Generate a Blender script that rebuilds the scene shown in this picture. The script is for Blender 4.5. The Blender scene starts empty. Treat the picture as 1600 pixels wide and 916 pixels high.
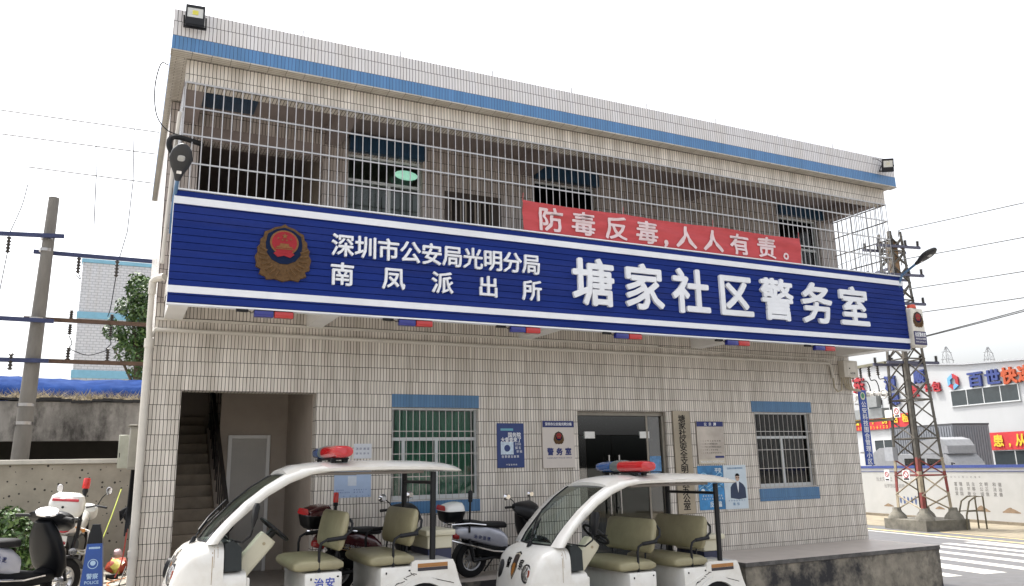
import bpy, bmesh, math, random
from mathutils import Vector, Matrix
from mathutils.bvhtree import BVHTree
R = math.radians
sin, cos, pi = math.sin, math.cos, math.pi
random.seed(7)
sc = bpy.context.scene
COL = sc.collection

# ---------------------------------------------------------------- camera, sky, sun, exposure
cam = bpy.data.cameras.new('camera'); cam_o = bpy.data.objects.new('camera', cam); COL.objects.link(cam_o)
cam.sensor_fit = 'HORIZONTAL'; cam.sensor_width = 36.0; cam.lens = 36.0*1241.036/1600
cam.clip_start = .05; cam.clip_end = 3000
YAW, PITCH, ROLL = R(26.19131), R(12.31989), R(-1.23811)
f0 = Vector((sin(YAW), cos(YAW), 0)); r0 = Vector((cos(YAW), -sin(YAW), 0)); u0 = Vector((0, 0, 1))
f1 = f0*cos(PITCH)+u0*sin(PITCH); u1 = u0*cos(PITCH)-f0*sin(PITCH)
r2 = r0*cos(ROLL)+u1*sin(ROLL); u2 = u1*cos(ROLL)-r0*sin(ROLL)
CAMLOC = Vector((0, -12, 1.59))
mw = Matrix((r2, u2, -f1)).transposed().to_4x4(); mw.translation = CAMLOC
cam_o.matrix_world = mw
sc.camera = cam_o

SUN_EL, SUN_AZ = R(66), R(-28)          # azimuth from +Y (behind the building) towards -X (left)
sdir = Vector((sin(SUN_AZ)*cos(SUN_EL), cos(SUN_AZ)*cos(SUN_EL), sin(SUN_EL)))
world = bpy.data.worlds.new('World'); sc.world = world; world.use_nodes = True
nt = world.node_tree; nt.nodes.clear()
sky = nt.nodes.new('ShaderNodeTexSky'); sky.sky_type = 'NISHITA'; sky.sun_disc = False
sky.sun_elevation = SUN_EL; sky.sun_rotation = SUN_AZ
sky.air_density = 1.0; sky.dust_density = 6.0; sky.ozone_density = 1.0
hs = nt.nodes.new('ShaderNodeHueSaturation'); hs.inputs['Saturation'].default_value = .22
bg = nt.nodes.new('ShaderNodeBackground'); bg.inputs['Strength'].default_value = .15
ow = nt.nodes.new('ShaderNodeOutputWorld')
nt.links.new(sky.outputs[0], hs.inputs['Color']); nt.links.new(hs.outputs[0], bg.inputs['Color']); nt.links.new(bg.outputs[0], ow.inputs[0])
sl = bpy.data.lights.new('sun', 'SUN'); sl.energy = 2.0; sl.angle = R(1.0); sl.color = (1, .95, .87)
so = bpy.data.objects.new('sun', sl); COL.objects.link(so)
so.rotation_euler = sdir.to_track_quat('Z', 'Y').to_euler()
sc.view_settings.view_transform = 'Standard'; sc.view_settings.look = 'None'
sc.view_settings.gamma = 1; sc.view_settings.use_curve_mapping = False
sc.view_settings.exposure = 1.5

# ---------------------------------------------------------------- materials
MATS = {}
def mat(name, col, rough=.5, metal=0.0, var=.12, scale=6, bump=0.0, spec=.5, stretch=(1, 1, 1), emit=0, coat=0, dirt=0.0, dirtcol=(.06, .055, .05), dscale=1.5, dpos=(.46, .66)):
    if name in MATS: return MATS[name]
    m = bpy.data.materials.new(name); m.use_nodes = True; t = m.node_tree; b = t.nodes['Principled BSDF']
    MATS[name] = m
    b.inputs['Roughness'].default_value = rough; b.inputs['Metallic'].default_value = metal
    b.inputs['Specular IOR Level'].default_value = spec
    if coat: b.inputs['Coat Weight'].default_value = coat; b.inputs['Coat Roughness'].default_value = .08
    if emit:
        b.inputs['Emission Color'].default_value = (*col, 1); b.inputs['Emission Strength'].default_value = emit
    tc = t.nodes.new('ShaderNodeTexCoord'); mp = t.nodes.new('ShaderNodeMapping')
    mp.inputs['Scale'].default_value = stretch
    t.links.new(tc.outputs['Object'], mp.inputs['Vector'])
    n = t.nodes.new('ShaderNodeTexNoise'); n.inputs['Scale'].default_value = scale; n.inputs['Detail'].default_value = 5; n.inputs['Roughness'].default_value = .62
    t.links.new(mp.outputs[0], n.inputs['Vector'])
    cr = t.nodes.new('ShaderNodeValToRGB')
    cr.color_ramp.elements[0].position = .3; cr.color_ramp.elements[1].position = .7
    cr.color_ramp.elements[0].color = (*[max(0, c*(1-var)) for c in col], 1)
    cr.color_ramp.elements[1].color = (*[min(1, c*(1+var)) for c in col], 1)
    t.links.new(n.outputs['Fac'], cr.inputs['Fac'])
    out = cr.outputs['Color']
    if dirt:
        n2 = t.nodes.new('ShaderNodeTexNoise'); n2.inputs['Scale'].default_value = dscale; n2.inputs['Detail'].default_value = 8; n2.inputs['Roughness'].default_value = .7
        t.links.new(mp.outputs[0], n2.inputs['Vector'])
        c2 = t.nodes.new('ShaderNodeValToRGB'); c2.color_ramp.elements[0].position = dpos[0]; c2.color_ramp.elements[1].position = dpos[1]
        c2.color_ramp.elements[0].color = (0, 0, 0, 1); c2.color_ramp.elements[1].color = (dirt, dirt, dirt, 1)
        t.links.new(n2.outputs['Fac'], c2.inputs['Fac'])
        mx = t.nodes.new('ShaderNodeMix'); mx.data_type = 'RGBA'
        t.links.new(c2.outputs['Color'], mx.inputs[0]); t.links.new(out, mx.inputs[6]); mx.inputs[7].default_value = (*dirtcol, 1)
        out = mx.outputs[2]
    t.links.new(out, b.inputs['Base Color'])
    if bump:
        bp = t.nodes.new('ShaderNodeBump'); bp.inputs['Strength'].default_value = bump; bp.inputs['Distance'].default_value = .02
        t.links.new(n.outputs['Fac'], bp.inputs['Height']); t.links.new(bp.outputs[0], b.inputs['Normal'])
    return m

def tile(name, c1, c2, mortar, bw=.0485, rh=.204, ms=.0030, v0=2.726, u0=.0, rough=.32, off=.35, grime=.16, freq=2, wob=.0):
    if name in MATS: return MATS[name]
    m = bpy.data.materials.new(name); m.use_nodes = True; t = m.node_tree; b = t.nodes['Principled BSDF']; MATS[name] = m
    uv = t.nodes.new('ShaderNodeUVMap'); mp = t.nodes.new('ShaderNodeMapping'); mp.inputs['Location'].default_value = (-u0, -v0, 0)
    t.links.new(uv.outputs[0], mp.inputs['Vector'])
    br = t.nodes.new('ShaderNodeTexBrick'); br.inputs['Scale'].default_value = 1; br.inputs['Brick Width'].default_value = bw; br.inputs['Row Height'].default_value = rh
    br.inputs['Mortar Size'].default_value = ms; br.inputs['Mortar Smooth'].default_value = .15; br.inputs['Bias'].default_value = 0
    br.offset = off; br.offset_frequency = freq; br.squash = 1
    br.inputs['Color1'].default_value = (*c1, 1); br.inputs['Color2'].default_value = (*c2, 1); br.inputs['Mortar'].default_value = (*mortar, 1)
    # hand-laid courses: every column wanders a little
    nz = t.nodes.new('ShaderNodeTexNoise'); nz.inputs['Scale'].default_value = 2.3; nz.inputs['Detail'].default_value = 2
    t.links.new(mp.outputs[0], nz.inputs['Vector'])
    sb = t.nodes.new('ShaderNodeVectorMath'); sb.operation = 'SUBTRACT'; sb.inputs[1].default_value = (.5, .5, .5)
    t.links.new(nz.outputs['Color'], sb.inputs[0])
    scl = t.nodes.new('ShaderNodeVectorMath'); scl.operation = 'MULTIPLY'; scl.inputs[1].default_value = (.016, .008, 0)
    t.links.new(sb.outputs[0], scl.inputs[0])
    ad = t.nodes.new('ShaderNodeVectorMath'); ad.operation = 'ADD'
    t.links.new(mp.outputs[0], ad.inputs[0]); t.links.new(scl.outputs[0], ad.inputs[1]); t.links.new(ad.outputs[0], br.inputs['Vector'])
    m2 = t.nodes.new('ShaderNodeMapping'); m2.inputs['Scale'].default_value = (4.2, .30, 1); t.links.new(uv.outputs[0], m2.inputs['Vector'])
    n2 = t.nodes.new('ShaderNodeTexNoise'); n2.inputs['Scale'].default_value = 1.6; n2.inputs['Detail'].default_value = 7; n2.inputs['Roughness'].default_value = .65
    t.links.new(m2.outputs[0], n2.inputs['Vector'])
    cr = t.nodes.new('ShaderNodeValToRGB'); cr.color_ramp.elements[0].position = .33; cr.color_ramp.elements[1].position = .62
    g = 1-grime; cr.color_ramp.elements[0].color = (g, g*.975, g*.93, 1); cr.color_ramp.elements[1].color = (1, 1, 1, 1)
    t.links.new(n2.outputs['Fac'], cr.inputs['Fac'])
    mx = t.nodes.new('ShaderNodeMix'); mx.data_type = 'RGBA'; mx.blend_type = 'MULTIPLY'; mx.inputs[0].default_value = 1
    t.links.new(br.outputs['Color'], mx.inputs[6]); t.links.new(cr.outputs['Color'], mx.inputs[7]); t.links.new(mx.outputs[2], b.inputs['Base Color'])
    rr = t.nodes.new('ShaderNodeMapRange'); rr.inputs[3].default_value = rough; rr.inputs[4].default_value = .9
    t.links.new(br.outputs['Fac'], rr.inputs[0]); t.links.new(rr.outputs[0], b.inputs['Roughness'])
    bp = t.nodes.new('ShaderNodeBump'); bp.inputs['Strength'].default_value = .35; bp.inputs['Distance'].default_value = .004; bp.invert = True
    t.links.new(br.outputs['Fac'], bp.inputs['Height']); t.links.new(bp.outputs[0], b.inputs['Normal'])
    return m

def glass(name, tint=(.55, .62, .6), refl=1.0, rough=.02, ior=1.5):
    if name in MATS: return MATS[name]
    m = bpy.data.materials.new(name); m.use_nodes = True; t = m.node_tree; t.nodes.clear(); MATS[name] = m
    o = t.nodes.new('ShaderNodeOutputMaterial'); mx = t.nodes.new('ShaderNodeMixShader'); tr = t.nodes.new('ShaderNodeBsdfTransparent'); gl = t.nodes.new('ShaderNodeBsdfGlossy'); fr = t.nodes.new('ShaderNodeFresnel')
    fr.inputs[0].default_value = ior; tr.inputs[0].default_value = (*tint, 1); gl.inputs['Roughness'].default_value = rough; gl.inputs['Color'].default_value = (refl, refl, refl, 1)
    t.links.new(fr.outputs[0], mx.inputs[0]); t.links.new(tr.outputs[0], mx.inputs[1]); t.links.new(gl.outputs[0], mx.inputs[2]); t.links.new(mx.outputs[0], o.inputs[0])
    return m

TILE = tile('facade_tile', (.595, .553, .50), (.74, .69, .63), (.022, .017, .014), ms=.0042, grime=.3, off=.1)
TILE_W = tile('parapet_tile', (.62, .61, .63), (.68, .67, .69), (.045, .04, .042), v0=7.02, grime=.08, ms=.004, off=.1)
TILE_B = tile('blue_tile', (.07, .19, .40), (.085, .22, .45), (.03, .045, .085), v0=7.02, grime=.12, ms=.0026)
TILE_BL = tile('blue_band_tile', (.055, .15, .30), (.07, .18, .34), (.035, .07, .14), v0=2.53, grime=.12, ms=.0018)
TILE_N = tile('dark_band_tile', (.016, .05, .10), (.02, .06, .12), (.008, .02, .04), v0=6.66, grime=.2, ms=.002)  # darker copy of the blue tile, for the upper bands and ceiling panel
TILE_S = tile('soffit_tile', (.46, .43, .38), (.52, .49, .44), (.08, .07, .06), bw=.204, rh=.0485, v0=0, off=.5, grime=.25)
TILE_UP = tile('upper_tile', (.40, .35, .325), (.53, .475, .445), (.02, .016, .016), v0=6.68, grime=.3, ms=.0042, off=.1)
WHITE = mat('white_paint', (.74, .73, .71), .5, var=.05, dirt=.12)
CREAM = mat('cream_plaster', (.37, .315, .265), .8, var=.14, scale=3, bump=.05, dirt=.25, dirtcol=(.22, .19, .16))
CEIL = mat('ceiling_plaster', (.24, .20, .19), .9, var=.08, scale=2, dirt=.2, dirtcol=(.2, .16, .15))
CONC = mat('concrete', (.30, .285, .26), .85, var=.22, scale=9, bump=.25, dirt=.45, dirtcol=(.14, .13, .115))
STEEL = mat('stainless_steel', (.42, .405, .395), .28, 1.0, var=.12, scale=20)
ALU = mat('white_aluminium', (.52, .54, .55), .4, var=.06)
BLACK = mat('black_plastic', (.006, .0065, .008), .42, spec=.3, var=.2)
BLACKM = mat('black_metal', (.008, .0085, .011), .45, spec=.3, var=.2)
RUBBER = mat('rubber', (.010, .010, .011), .8, spec=.2, var=.3, scale=15)
DARKGREY = mat('dark_grey_plastic', (.022, .027, .029), .55, spec=.3, var=.2)
CHROME = mat('chrome', (.78, .78, .8), .09, 1.0, var=.03)
NAVY = mat('sign_navy', (.011, .027, .165), .6, spec=.08, var=.16, dirt=.18, dirtcol=(.05, .055, .14), dscale=.5, scale=1.5, stretch=(.6, 1, 5))
SIGNW = mat('sign_white', (.70, .72, .76), .5, spec=.3, var=.05, dirt=.3, dirtcol=(.45, .45, .45))
GOLD = mat('emblem_gold', (.105, .058, .024), .6, .1, spec=.2, var=.3, scale=30, bump=.3)
GOLDB = mat('emblem_bright_gold', (.20, .09, .035), .55, .1, spec=.2, var=.2, scale=30)
REDE = mat('emblem_red', (.27, .022, .03), .6, spec=.15, var=.1)
BLUEE = mat('emblem_blue', (.006, .014, .045), .7, spec=.1, var=.1)
PVC = mat('pvc_pipe', (.55, .52, .47), .5, var=.1, dirt=.2, dirtcol=(.3, .27, .22))
GLASS = glass('window_glass', (.80, .88, .85), .75)
DGLASS = glass('door_glass', (.42, .5, .48), 1.0, ior=2.1)
GLASSD = glass('tinted_glass', (.30, .36, .36), .8)
WSHIELD = glass('windscreen_glass', (.62, .72, .68), .5)
GELW = mat('cart_white', (.70, .69, .66), .22, var=.03, coat=.5, dirt=.30, dirtcol=(.50, .45, .37), dscale=3.2)
VINYL = mat('seat_vinyl', (.27, .245, .15), .5, var=.14, scale=5, bump=.04, dirt=.15, dirtcol=(.13, .115, .07))
BEIGE = mat('beige_plastic', (.56, .53, .41), .45, var=.06, dirt=.1, dirtcol=(.35, .3, .2))
REDL = mat('red_lens', (.42, .012, .016), .15, var=.1, coat=.6)
BLUEL = mat('blue_lens', (.012, .07, .24), .15, var=.1, coat=.6)
AMBER = mat('amber', (.5, .2, .04), .3)
INK = mat('ink_dark', (.008, .008, .010), .7, spec=.2, var=.05)
INKB = mat('ink_blue', (.012, .022, .13), .55, var=.05)
INKW = mat('ink_white', (.75, .76, .78), .55, var=.03)
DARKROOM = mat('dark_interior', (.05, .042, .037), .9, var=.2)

# ---------------------------------------------------------------- mesh helpers
class MB:
    def __init__(s): s.bm = bmesh.new(); s.mi = 0
    def face(s, pts):
        vs = [s.bm.verts.new(p) for p in pts]
        f = s.bm.faces.new(vs); f.material_index = s.mi; return f
    def box(s, x0, x1, y0, y1, z0, z1, bev=0, mtx=None, seg=1):
        t = bmesh.new(); bmesh.ops.create_cube(t, size=1)
        for v in t.verts: v.co = Vector(((x0+x1)/2+v.co.x*(x1-x0), (y0+y1)/2+v.co.y*(y1-y0), (z0+z1)/2+v.co.z*(z1-z0)))
        if bev: bmesh.ops.bevel(t, geom=list(t.edges), offset=bev, segments=seg, profile=.5, affect='EDGES')
        if mtx: bmesh.ops.transform(t, matrix=mtx, verts=t.verts)
        s.merge(t); return s
    def merge(s, t, mtx=None):
        if mtx: bmesh.ops.transform(t, matrix=mtx, verts=t.verts)
        mp = {}
        for v in t.verts: mp[v] = s.bm.verts.new(v.co)
        for f in t.faces:
            try: n = s.bm.faces.new([mp[v] for v in f.verts]); n.material_index = s.mi
            except ValueError: pass
        t.free(); return s
    def loft(s, secs, caps=True, closed=True):
        rings = [[s.bm.verts.new(p) for p in sec] for sec in secs]; n = len(rings[0])
        for a, b in zip(rings, rings[1:]):
            for i in range(n if closed else n-1):
                j = (i+1) % n
                try: f = s.bm.faces.new((a[i], a[j], b[j], b[i])); f.material_index = s.mi
                except ValueError: pass
        if caps:
            for r in (rings[0], rings[-1]):
                try: f = s.bm.faces.new(r); f.material_index = s.mi
                except ValueError: pass
        return s
    def prism(s, pts, axis, a0, a1):
        def P(p, a): return {'x': (a, p[0], p[1]), 'y': (p[0], a, p[1]), 'z': (p[0], p[1], a)}[axis]
        return s.loft([[P(p, a0) for p in pts], [P(p, a1) for p in pts]])
    def tube(s, pts, r, n=8, caps=True):
        pts = [Vector(p) for p in pts]; rs = r if isinstance(r, (list, tuple)) else [r]*len(pts)
        secs = []; up = None
        for i, p in enumerate(pts):
            d = (pts[min(i+1, len(pts)-1)]-pts[max(i-1, 0)]).normalized()
            if up is None:
                up = Vector((0, 0, 1)) if abs(d.z) < .9 else Vector((1, 0, 0))
            u = d.cross(up); u.normalize(); v = u.cross(d).normalized(); up = v
            secs.append([p+(u*cos(2*pi*k/n)+v*sin(2*pi*k/n))*rs[i] for k in range(n)])
        return s.loft(secs, caps)
    def cable(s, pts, r, n=6, q=6):
        P = [Vector(p) for p in pts]; P = [P[0]*2-P[1]]+P+[P[-1]*2-P[-2]]; o = []
        for i in range(1, len(P)-2):
            for k in range(q):
                t = k/q; a, b, c, d = P[i-1:i+3]
                o.append(.5*((2*b)+(c-a)*t+(2*a-5*b+4*c-d)*t*t+(3*b-a-3*c+d)*t**3))
        o.append(P[-2]); return s.tube(o, r, n)
    def sup(s, secs, n=20):
        # secs: (centre, u, v, ru, rv, power)
        L = []
        for c, u, v, ru, rv, p in secs:
            c, u, v = Vector(c), Vector(u), Vector(v); ring = []
            for k in range(n):
                a = 2*pi*(k+.5)/n; ca, sa = cos(a), sin(a)
                ring.append(c+u*ru*math.copysign(abs(ca)**(2/p), ca)+v*rv*math.copysign(abs(sa)**(2/p), sa))
            L.append(ring)
        return s.loft(L)
    def lathe(s, c, ax, prof, n=24):
        c, ax = Vector(c), Vector(ax).normalized()
        u = ax.cross(Vector((0, 0, 1)) if abs(ax.z) < .9 else Vector((1, 0, 0))).normalized(); v = ax.cross(u)
        return s.loft([[c+ax*h+(u*cos(2*pi*k/n)+v*sin(2*pi*k/n))*max(r, 1e-4) for k in range(n)] for r, h in prof], caps=not (prof[0][0] > .002 and prof[0] == prof[-1]))
    def ball(s, c, rx, ry=None, rz=None, n=12):
        ry = ry or rx; rz = rz or rx
        t = bmesh.new(); bmesh.ops.create_uvsphere(t, u_segments=n, v_segments=max(6, n//2), radius=1)
        for v in t.verts: v.co = Vector((c[0]+v.co.x*rx, c[1]+v.co.y*ry, c[2]+v.co.z*rz))
        return s.merge(t)

def boxmap(me):
    uvl = me.uv_layers.new(name='UVMap'); V = me.vertices
    for p in me.polygons:
        n = p.normal; a = max(range(3), key=lambda i: abs(n[i]))
        for li in p.loop_indices:
            c = V[me.loops[li].vertex_index].co
            uvl.data[li].uv = (c.y, c.z) if a == 0 else (c.x, c.z) if a == 1 else (c.x, c.y)

def obj(name, mb, mats, parent=None, ang=38, loc=None, rotz=None):
    bm = mb.bm; bmesh.ops.recalc_face_normals(bm, faces=bm.faces)
    me = bpy.data.meshes.new(name); bm.to_mesh(me); bm.free()
    for m in (mats if isinstance(mats, (list, tuple)) else [mats]): me.materials.append(m)
    boxmap(me)
    me.polygons.foreach_set('use_smooth', [True]*len(me.polygons)); me.set_sharp_from_angle(angle=R(ang))
    o = bpy.data.objects.new(name, me); COL.objects.link(o)
    if parent: o.parent = parent
    if loc is not None: o.location = loc
    if rotz is not None: o.rotation_euler = (0, 0, rotz)
    return o
def tag(o, label, cat, group=None):
    o['label'] = label; o['category'] = cat
    if group: o['group'] = group
    return o
def struct(o, kind='structure'): o['kind'] = kind; return o
def thing(name, label, cat, loc=(0, 0, 0), rotz=0, group=None):
    o = bpy.data.objects.new(name, None); COL.objects.link(o); o.empty_display_size = .2
    o.location = loc; o.rotation_euler = (0, 0, rotz); tag(o, label, cat, group); return o
def dup(root, label=None, loc=None, rotz=None):
    r = root.copy(); COL.objects.link(r)
    if label: r['label'] = label
    if loc is not None: r.location = loc
    if rotz is not None: r.rotation_euler = (0, 0, rotz)
    for ch in list(root.children):
        c = ch.copy(); COL.objects.link(c); c.parent = r
        for g in ch.children:
            d = g.copy(); COL.objects.link(d); d.parent = c
    return r
def onto(mb, src, direction, lift=.004):
    # drop flat lettering onto a curved surface
    bvh = BVHTree.FromBMesh(src) if isinstance(src, bmesh.types.BMesh) else src
    d = Vector(direction).normalized()
    for v in mb.bm.verts:
        h = bvh.ray_cast(v.co-d*2, d)
        if h[0]: v.co = h[0]-d*lift
    return mb

# lettering ---------------------------------------------------------------
GL = {}
def glyph(ch):
    if ch in GL: return GL[ch]
    c = bpy.data.curves.new('g', 'FONT'); c.body = ch; c.size = 1; c.align_x = 'CENTER'; c.resolution_u = 2; c.extrude = .5
    o = bpy.data.objects.new('g', c); COL.objects.link(o)
    dg = bpy.context.evaluated_depsgraph_get(); me = bpy.data.meshes.new_from_object(o.evaluated_get(dg))
    vs = [v.co.copy() for v in me.vertices]; fs = [tuple(p.vertices) for p in me.polygons]
    bpy.data.objects.remove(o); bpy.data.curves.remove(c); bpy.data.meshes.remove(me)
    GL[ch] = (vs, fs); return GL[ch]
def put(mb, ch, cx, cy, w, h, mtx, ext=.002, bold=0.0, z0=0.0):
    vs, fs = glyph(ch)
    if not vs: return
    shifts = [(0, 0)] if not bold else [(0, 0)]+[(bold*cos(k*pi/4), bold*sin(k*pi/4)) for k in range(8)]
    for k, (sx, sy) in enumerate(shifts):
        e = ext+k*.0003 if ext > .004 else ext*(1+.16*k)
        nv = [mb.bm.verts.new(mtx @ Vector((cx+(v.x+sx)*w, cy+(v.y-.372+sy)*h, z0+(v.z+.5)*e))) for v in vs]
        for f in fs:
            try: q = mb.bm.faces.new([nv[i] for i in f]); q.material_index = mb.mi
            except ValueError: pass
def line(mb, text, x0, x1, yc, h, mtx, ext=.002, bold=0.0, wmax=1.0, z0=0.0):
    n = len(text); cw = (x1-x0)/n; w = min(h*wmax, cw)
    if n == 1: put(mb, text, (x0+x1)/2, yc, w, h, mtx, ext, bold, z0); return
    a, b = x0+w/2, x1-w/2
    for i, ch in enumerate(text): put(mb, ch, a+(b-a)*i/(n-1), yc, w, h, mtx, ext, bold, z0)
def colm(mb, text, xc, y1, y0, h, mtx, ext=.002, bold=0.0, w=None):
    n = len(text)
    for i, ch in enumerate(text): put(mb, ch, xc, y1-h/2-(y1-y0-h)*i/(n-1), w or h, h, mtx, ext, bold)
def latin(mb, text, x0, x1, yc, h, mtx, ext=.002, bold=0.0):
    vs, fs = glyph(text); w = max(v.x for v in vs)-min(v.x for v in vs)
    put(mb, text, (x0+x1)/2, yc, (x1-x0)/w, h, mtx, ext, bold)
def plane_front(y): return Matrix(((1, 0, 0, 0), (0, 0, -1, y), (0, 1, 0, 0), (0, 0, 0, 1)))   # facing the street (-Y)
# ---------------------------------------------------------------- ground, road
def smooth(t): t = max(0, min(1, t)); return t*t*(3-2*t)
def gz(x, y):
    yard = max(-1.0, min(-.28, -.35-.068*(x-1.6)))
    yard = -1.0 if x > 12 else yard
    if x < .3: return -.005+(yard+.005)*smooth((-.3-y)/2.4)
    return yard
def grid(name, xs, ys, zf, m):
    mb = MB(); V = [[mb.bm.verts.new((x, y, zf(x, y))) for x in xs] for y in ys]
    for j in range(len(ys)-1):
        for i in range(len(xs)-1): mb.bm.faces.new((V[j][i], V[j][i+1], V[j+1][i+1], V[j+1][i]))
    return obj(name, mb, m, ang=80)
def fr(a, b, s): return [a+(b-a)*i/s for i in range(s+1)]
GROUND = mat('ground_concrete', (.27, .255, .23), .85, var=.2, scale=2.5, bump=.15, dirt=.45, dirtcol=(.13, .12, .11), dscale=.7)
ALLEY = mat('alley_cement', (.30, .28, .24), .9, var=.22, scale=4, bump=.2, dirt=.4, dirtcol=(.16, .15, .13), dscale=1.2)
ASPH = mat('old_asphalt', (.088, .088, .093), .85, var=.16, scale=3, bump=.15, dirt=.35, dirtcol=(.09, .085, .08), dscale=.6)
MARK = mat('road_paint', (.44, .43, .40), .7, var=.1, dirt=.55, dirtcol=(.25, .24, .23), dscale=3)
MARKY = mat('road_paint_yellow', (.55, .42, .16), .7, var=.1, dirt=.4, dirtcol=(.25, .22, .15), dscale=2)
xs = [-900, -300, -100, -40, -15]+fr(-6, 16, 44)+[18, 24, 40, 80, 200, 500, 1200]
ys = [-500, -150, -60]+fr(-22, 2, 48)+[3, 6, 10, 20, 40, 100, 300, 1500]
struct(grid('ground', xs, ys, gz, GROUND))
struct(grid('path', fr(-4, .3, 8), fr(-.2, 5, 10), lambda x, y: gz(x, y)+.004, ALLEY))
# the street on the right runs along direction D; N points across it
FA = R(9.11); D = Vector((sin(FA), cos(FA), 0)); N = Vector((cos(FA), -sin(FA), 0)); F0 = Vector((32.118, 15.469, -1))
def road_pt(across, along, z): return F0+N*across+D*along+Vector((0, 0, z))     # across: 0 at the hoarding, negative towards the station
def strip(name, a0, a1, l0, l1, z, m):
    mb = MB(); n = 24
    secs = [[road_pt(a0, l0+(l1-l0)*k/n, z), road_pt(a1, l0+(l1-l0)*k/n, z)] for k in range(n+1)]
    mb.loft(secs, caps=False, closed=False); return struct(obj(name, mb, m))
strip('road', -14.2, -1.6, -70, 90, .004, ASPH)
strip('pavement', -4.2, -.1, -70, 90, .008, mat('sandy_verge', (.20, .172, .122), .95, var=.25, scale=2, dirt=.6, dirtcol=(.12, .10, .07), dscale=.8))
strip('road_marking', -5.5, -5.32, -70, 90, .008, MARKY)
strip('road_marking', -6.07, -5.9, -70, 90, .008, MARK)
strip('road_marking', -4.5, -4.38, -30, -8.6, .008, MARKY)
for a, w in ((-6.42, .34), (-7.29, .34), (-8.13, .36), (-9.19, .38), (-10.3, .42), (-11.5, .66), (-12.65, .42)):
    strip('road_marking', a-w/2, a+w/2, -17.3, -11.65, .008, MARK)

# ---------------------------------------------------------------- raised pavement in front of the station
PLAT = mat('platform_top', (.46, .41, .37), .38, var=.1, scale=3, dirt=.25, dirtcol=(.24, .2, .17), dscale=1.2)
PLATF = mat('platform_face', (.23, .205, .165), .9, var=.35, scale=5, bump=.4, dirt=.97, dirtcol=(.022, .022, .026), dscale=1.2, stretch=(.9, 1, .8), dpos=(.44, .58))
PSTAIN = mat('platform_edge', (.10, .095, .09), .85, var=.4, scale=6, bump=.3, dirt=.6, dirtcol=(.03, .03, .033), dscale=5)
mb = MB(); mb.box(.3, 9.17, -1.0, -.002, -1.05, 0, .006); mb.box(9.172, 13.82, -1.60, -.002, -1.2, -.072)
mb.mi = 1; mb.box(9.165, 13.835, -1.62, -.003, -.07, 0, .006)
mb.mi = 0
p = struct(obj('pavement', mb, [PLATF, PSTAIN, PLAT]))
for f in p.data.polygons:
    if f.normal.z > .9 and f.center.z > -.01: f.material_index = 2

# ---------------------------------------------------------------- police station
bld = thing('police_station', 'two storey police station clad in narrow white tiles with blue bands and a caged balcony', 'building', (7, 0, 0))
class P:  # station parts are modelled in world coordinates
    pass
def bp(name, mb, m, parent=None, **k):
    o = obj(name, mb, m, None, **k); o.parent = parent or bld
    o.matrix_parent_inverse = Matrix.Translation((-7, 0, 0)); return o
def sub(name, mb, m, parent, **k):
    o = obj(name, mb, m, None, **k); o.parent = parent; return o
bld_inv = Matrix.Translation((-7, 0, 0))

def wall_open(x0, x1, z0, z1, y0, y1, ops):
    mb = MB(); xs = sorted({x0, x1, *[o[0] for o in ops], *[o[1] for o in ops]}); zs = sorted({z0, z1, *[o[2] for o in ops], *[o[3] for o in ops]})
    hole = lambda x, z: any(o[0] < x < o[1] and o[2] < z < o[3] for o in ops)
    solid = lambda i, j: 0 <= i < len(xs)-1 and 0 <= j < len(zs)-1 and not hole((xs[i]+xs[i+1])/2, (zs[j]+zs[j+1])/2)
    for i in range(len(xs)-1):
        for j in range(len(zs)-1):
            if not solid(i, j): continue
            a, b, c, d = xs[i], xs[i+1], zs[j], zs[j+1]
            mb.face([(a, y0, c), (b, y0, c), (b, y0, d), (a, y0, d)]); mb.face([(a, y1, c), (a, y1, d), (b, y1, d), (b, y1, c)])
            for di, dj, q in ((-1, 0, [(a, y0, c), (a, y0, d), (a, y1, d), (a, y1, c)]), (1, 0, [(b, y0, c), (b, y1, c), (b, y1, d), (b, y0, d)]),
                              (0, -1, [(a, y0, c), (a, y1, c), (b, y1, c), (b, y0, c)]), (0, 1, [(a, y0, d), (b, y0, d), (b, y1, d), (a, y1, d)])):
                if not solid(i+di, j+dj): mb.face(q)
    bmesh.ops.remove_doubles(mb.bm, verts=mb.bm.verts, dist=1e-4)
    return mb
W1 = (3.78, 5.245, 1.10, 2.53); W2 = (11.11, 12.59, 1.075, 2.53); ST = (.735, 2.61, 0.0, 2.72); DR = (7.11, 9.0, 0.0, 2.51)
bp('front_wall', wall_open(.33, 13.87, 0, 3.95, 0, .22, [W1, W2, ST, DR]), TILE)
SB = (.75, 2.6, 4.2, 6.46); U1 = (3.0, 4.27, 4.9, 6.64); V1 = (4.7, 5.68, 5.25, 6.17); U2 = (6.4, 7.7, 4.9, 6.66); U3 = (12.24, 13.40, 4.9, 6.70)
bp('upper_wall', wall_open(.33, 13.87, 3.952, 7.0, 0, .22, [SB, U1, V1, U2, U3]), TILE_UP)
mb = MB(); mb.box(.33, .55, .222, 4.88, -.6, 7.0); mb.box(13.65, 13.87, .222, 4.88, -1.2, 7.0); mb.box(.552, 13.648, 4.66, 4.88, -1.2, 7.0)
bp('side_wall', mb, TILE)
mb = MB(); mb.box(.56, 13.64, .23, 4.65, 3.75, 3.9); mb.box(.56, 13.64, .23, 4.65, 3.98, 4.14); mb.box(.56, 2.64, .23, 4.65, 7.0, 7.015)
bp('floor_slab', mb, CEIL)
mb = MB(); mb.box(2.66, 2.80, .23, 4.65, 0, 3.74); mb.box(2.82, 13.6, 4.4, 4.5, 0, 3.7); mb.box(5.9, 6.0, .23, 4.4, 0, 3.74); mb.box(10.4, 10.5, .23, 4.4, 0, 3.74)
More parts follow.
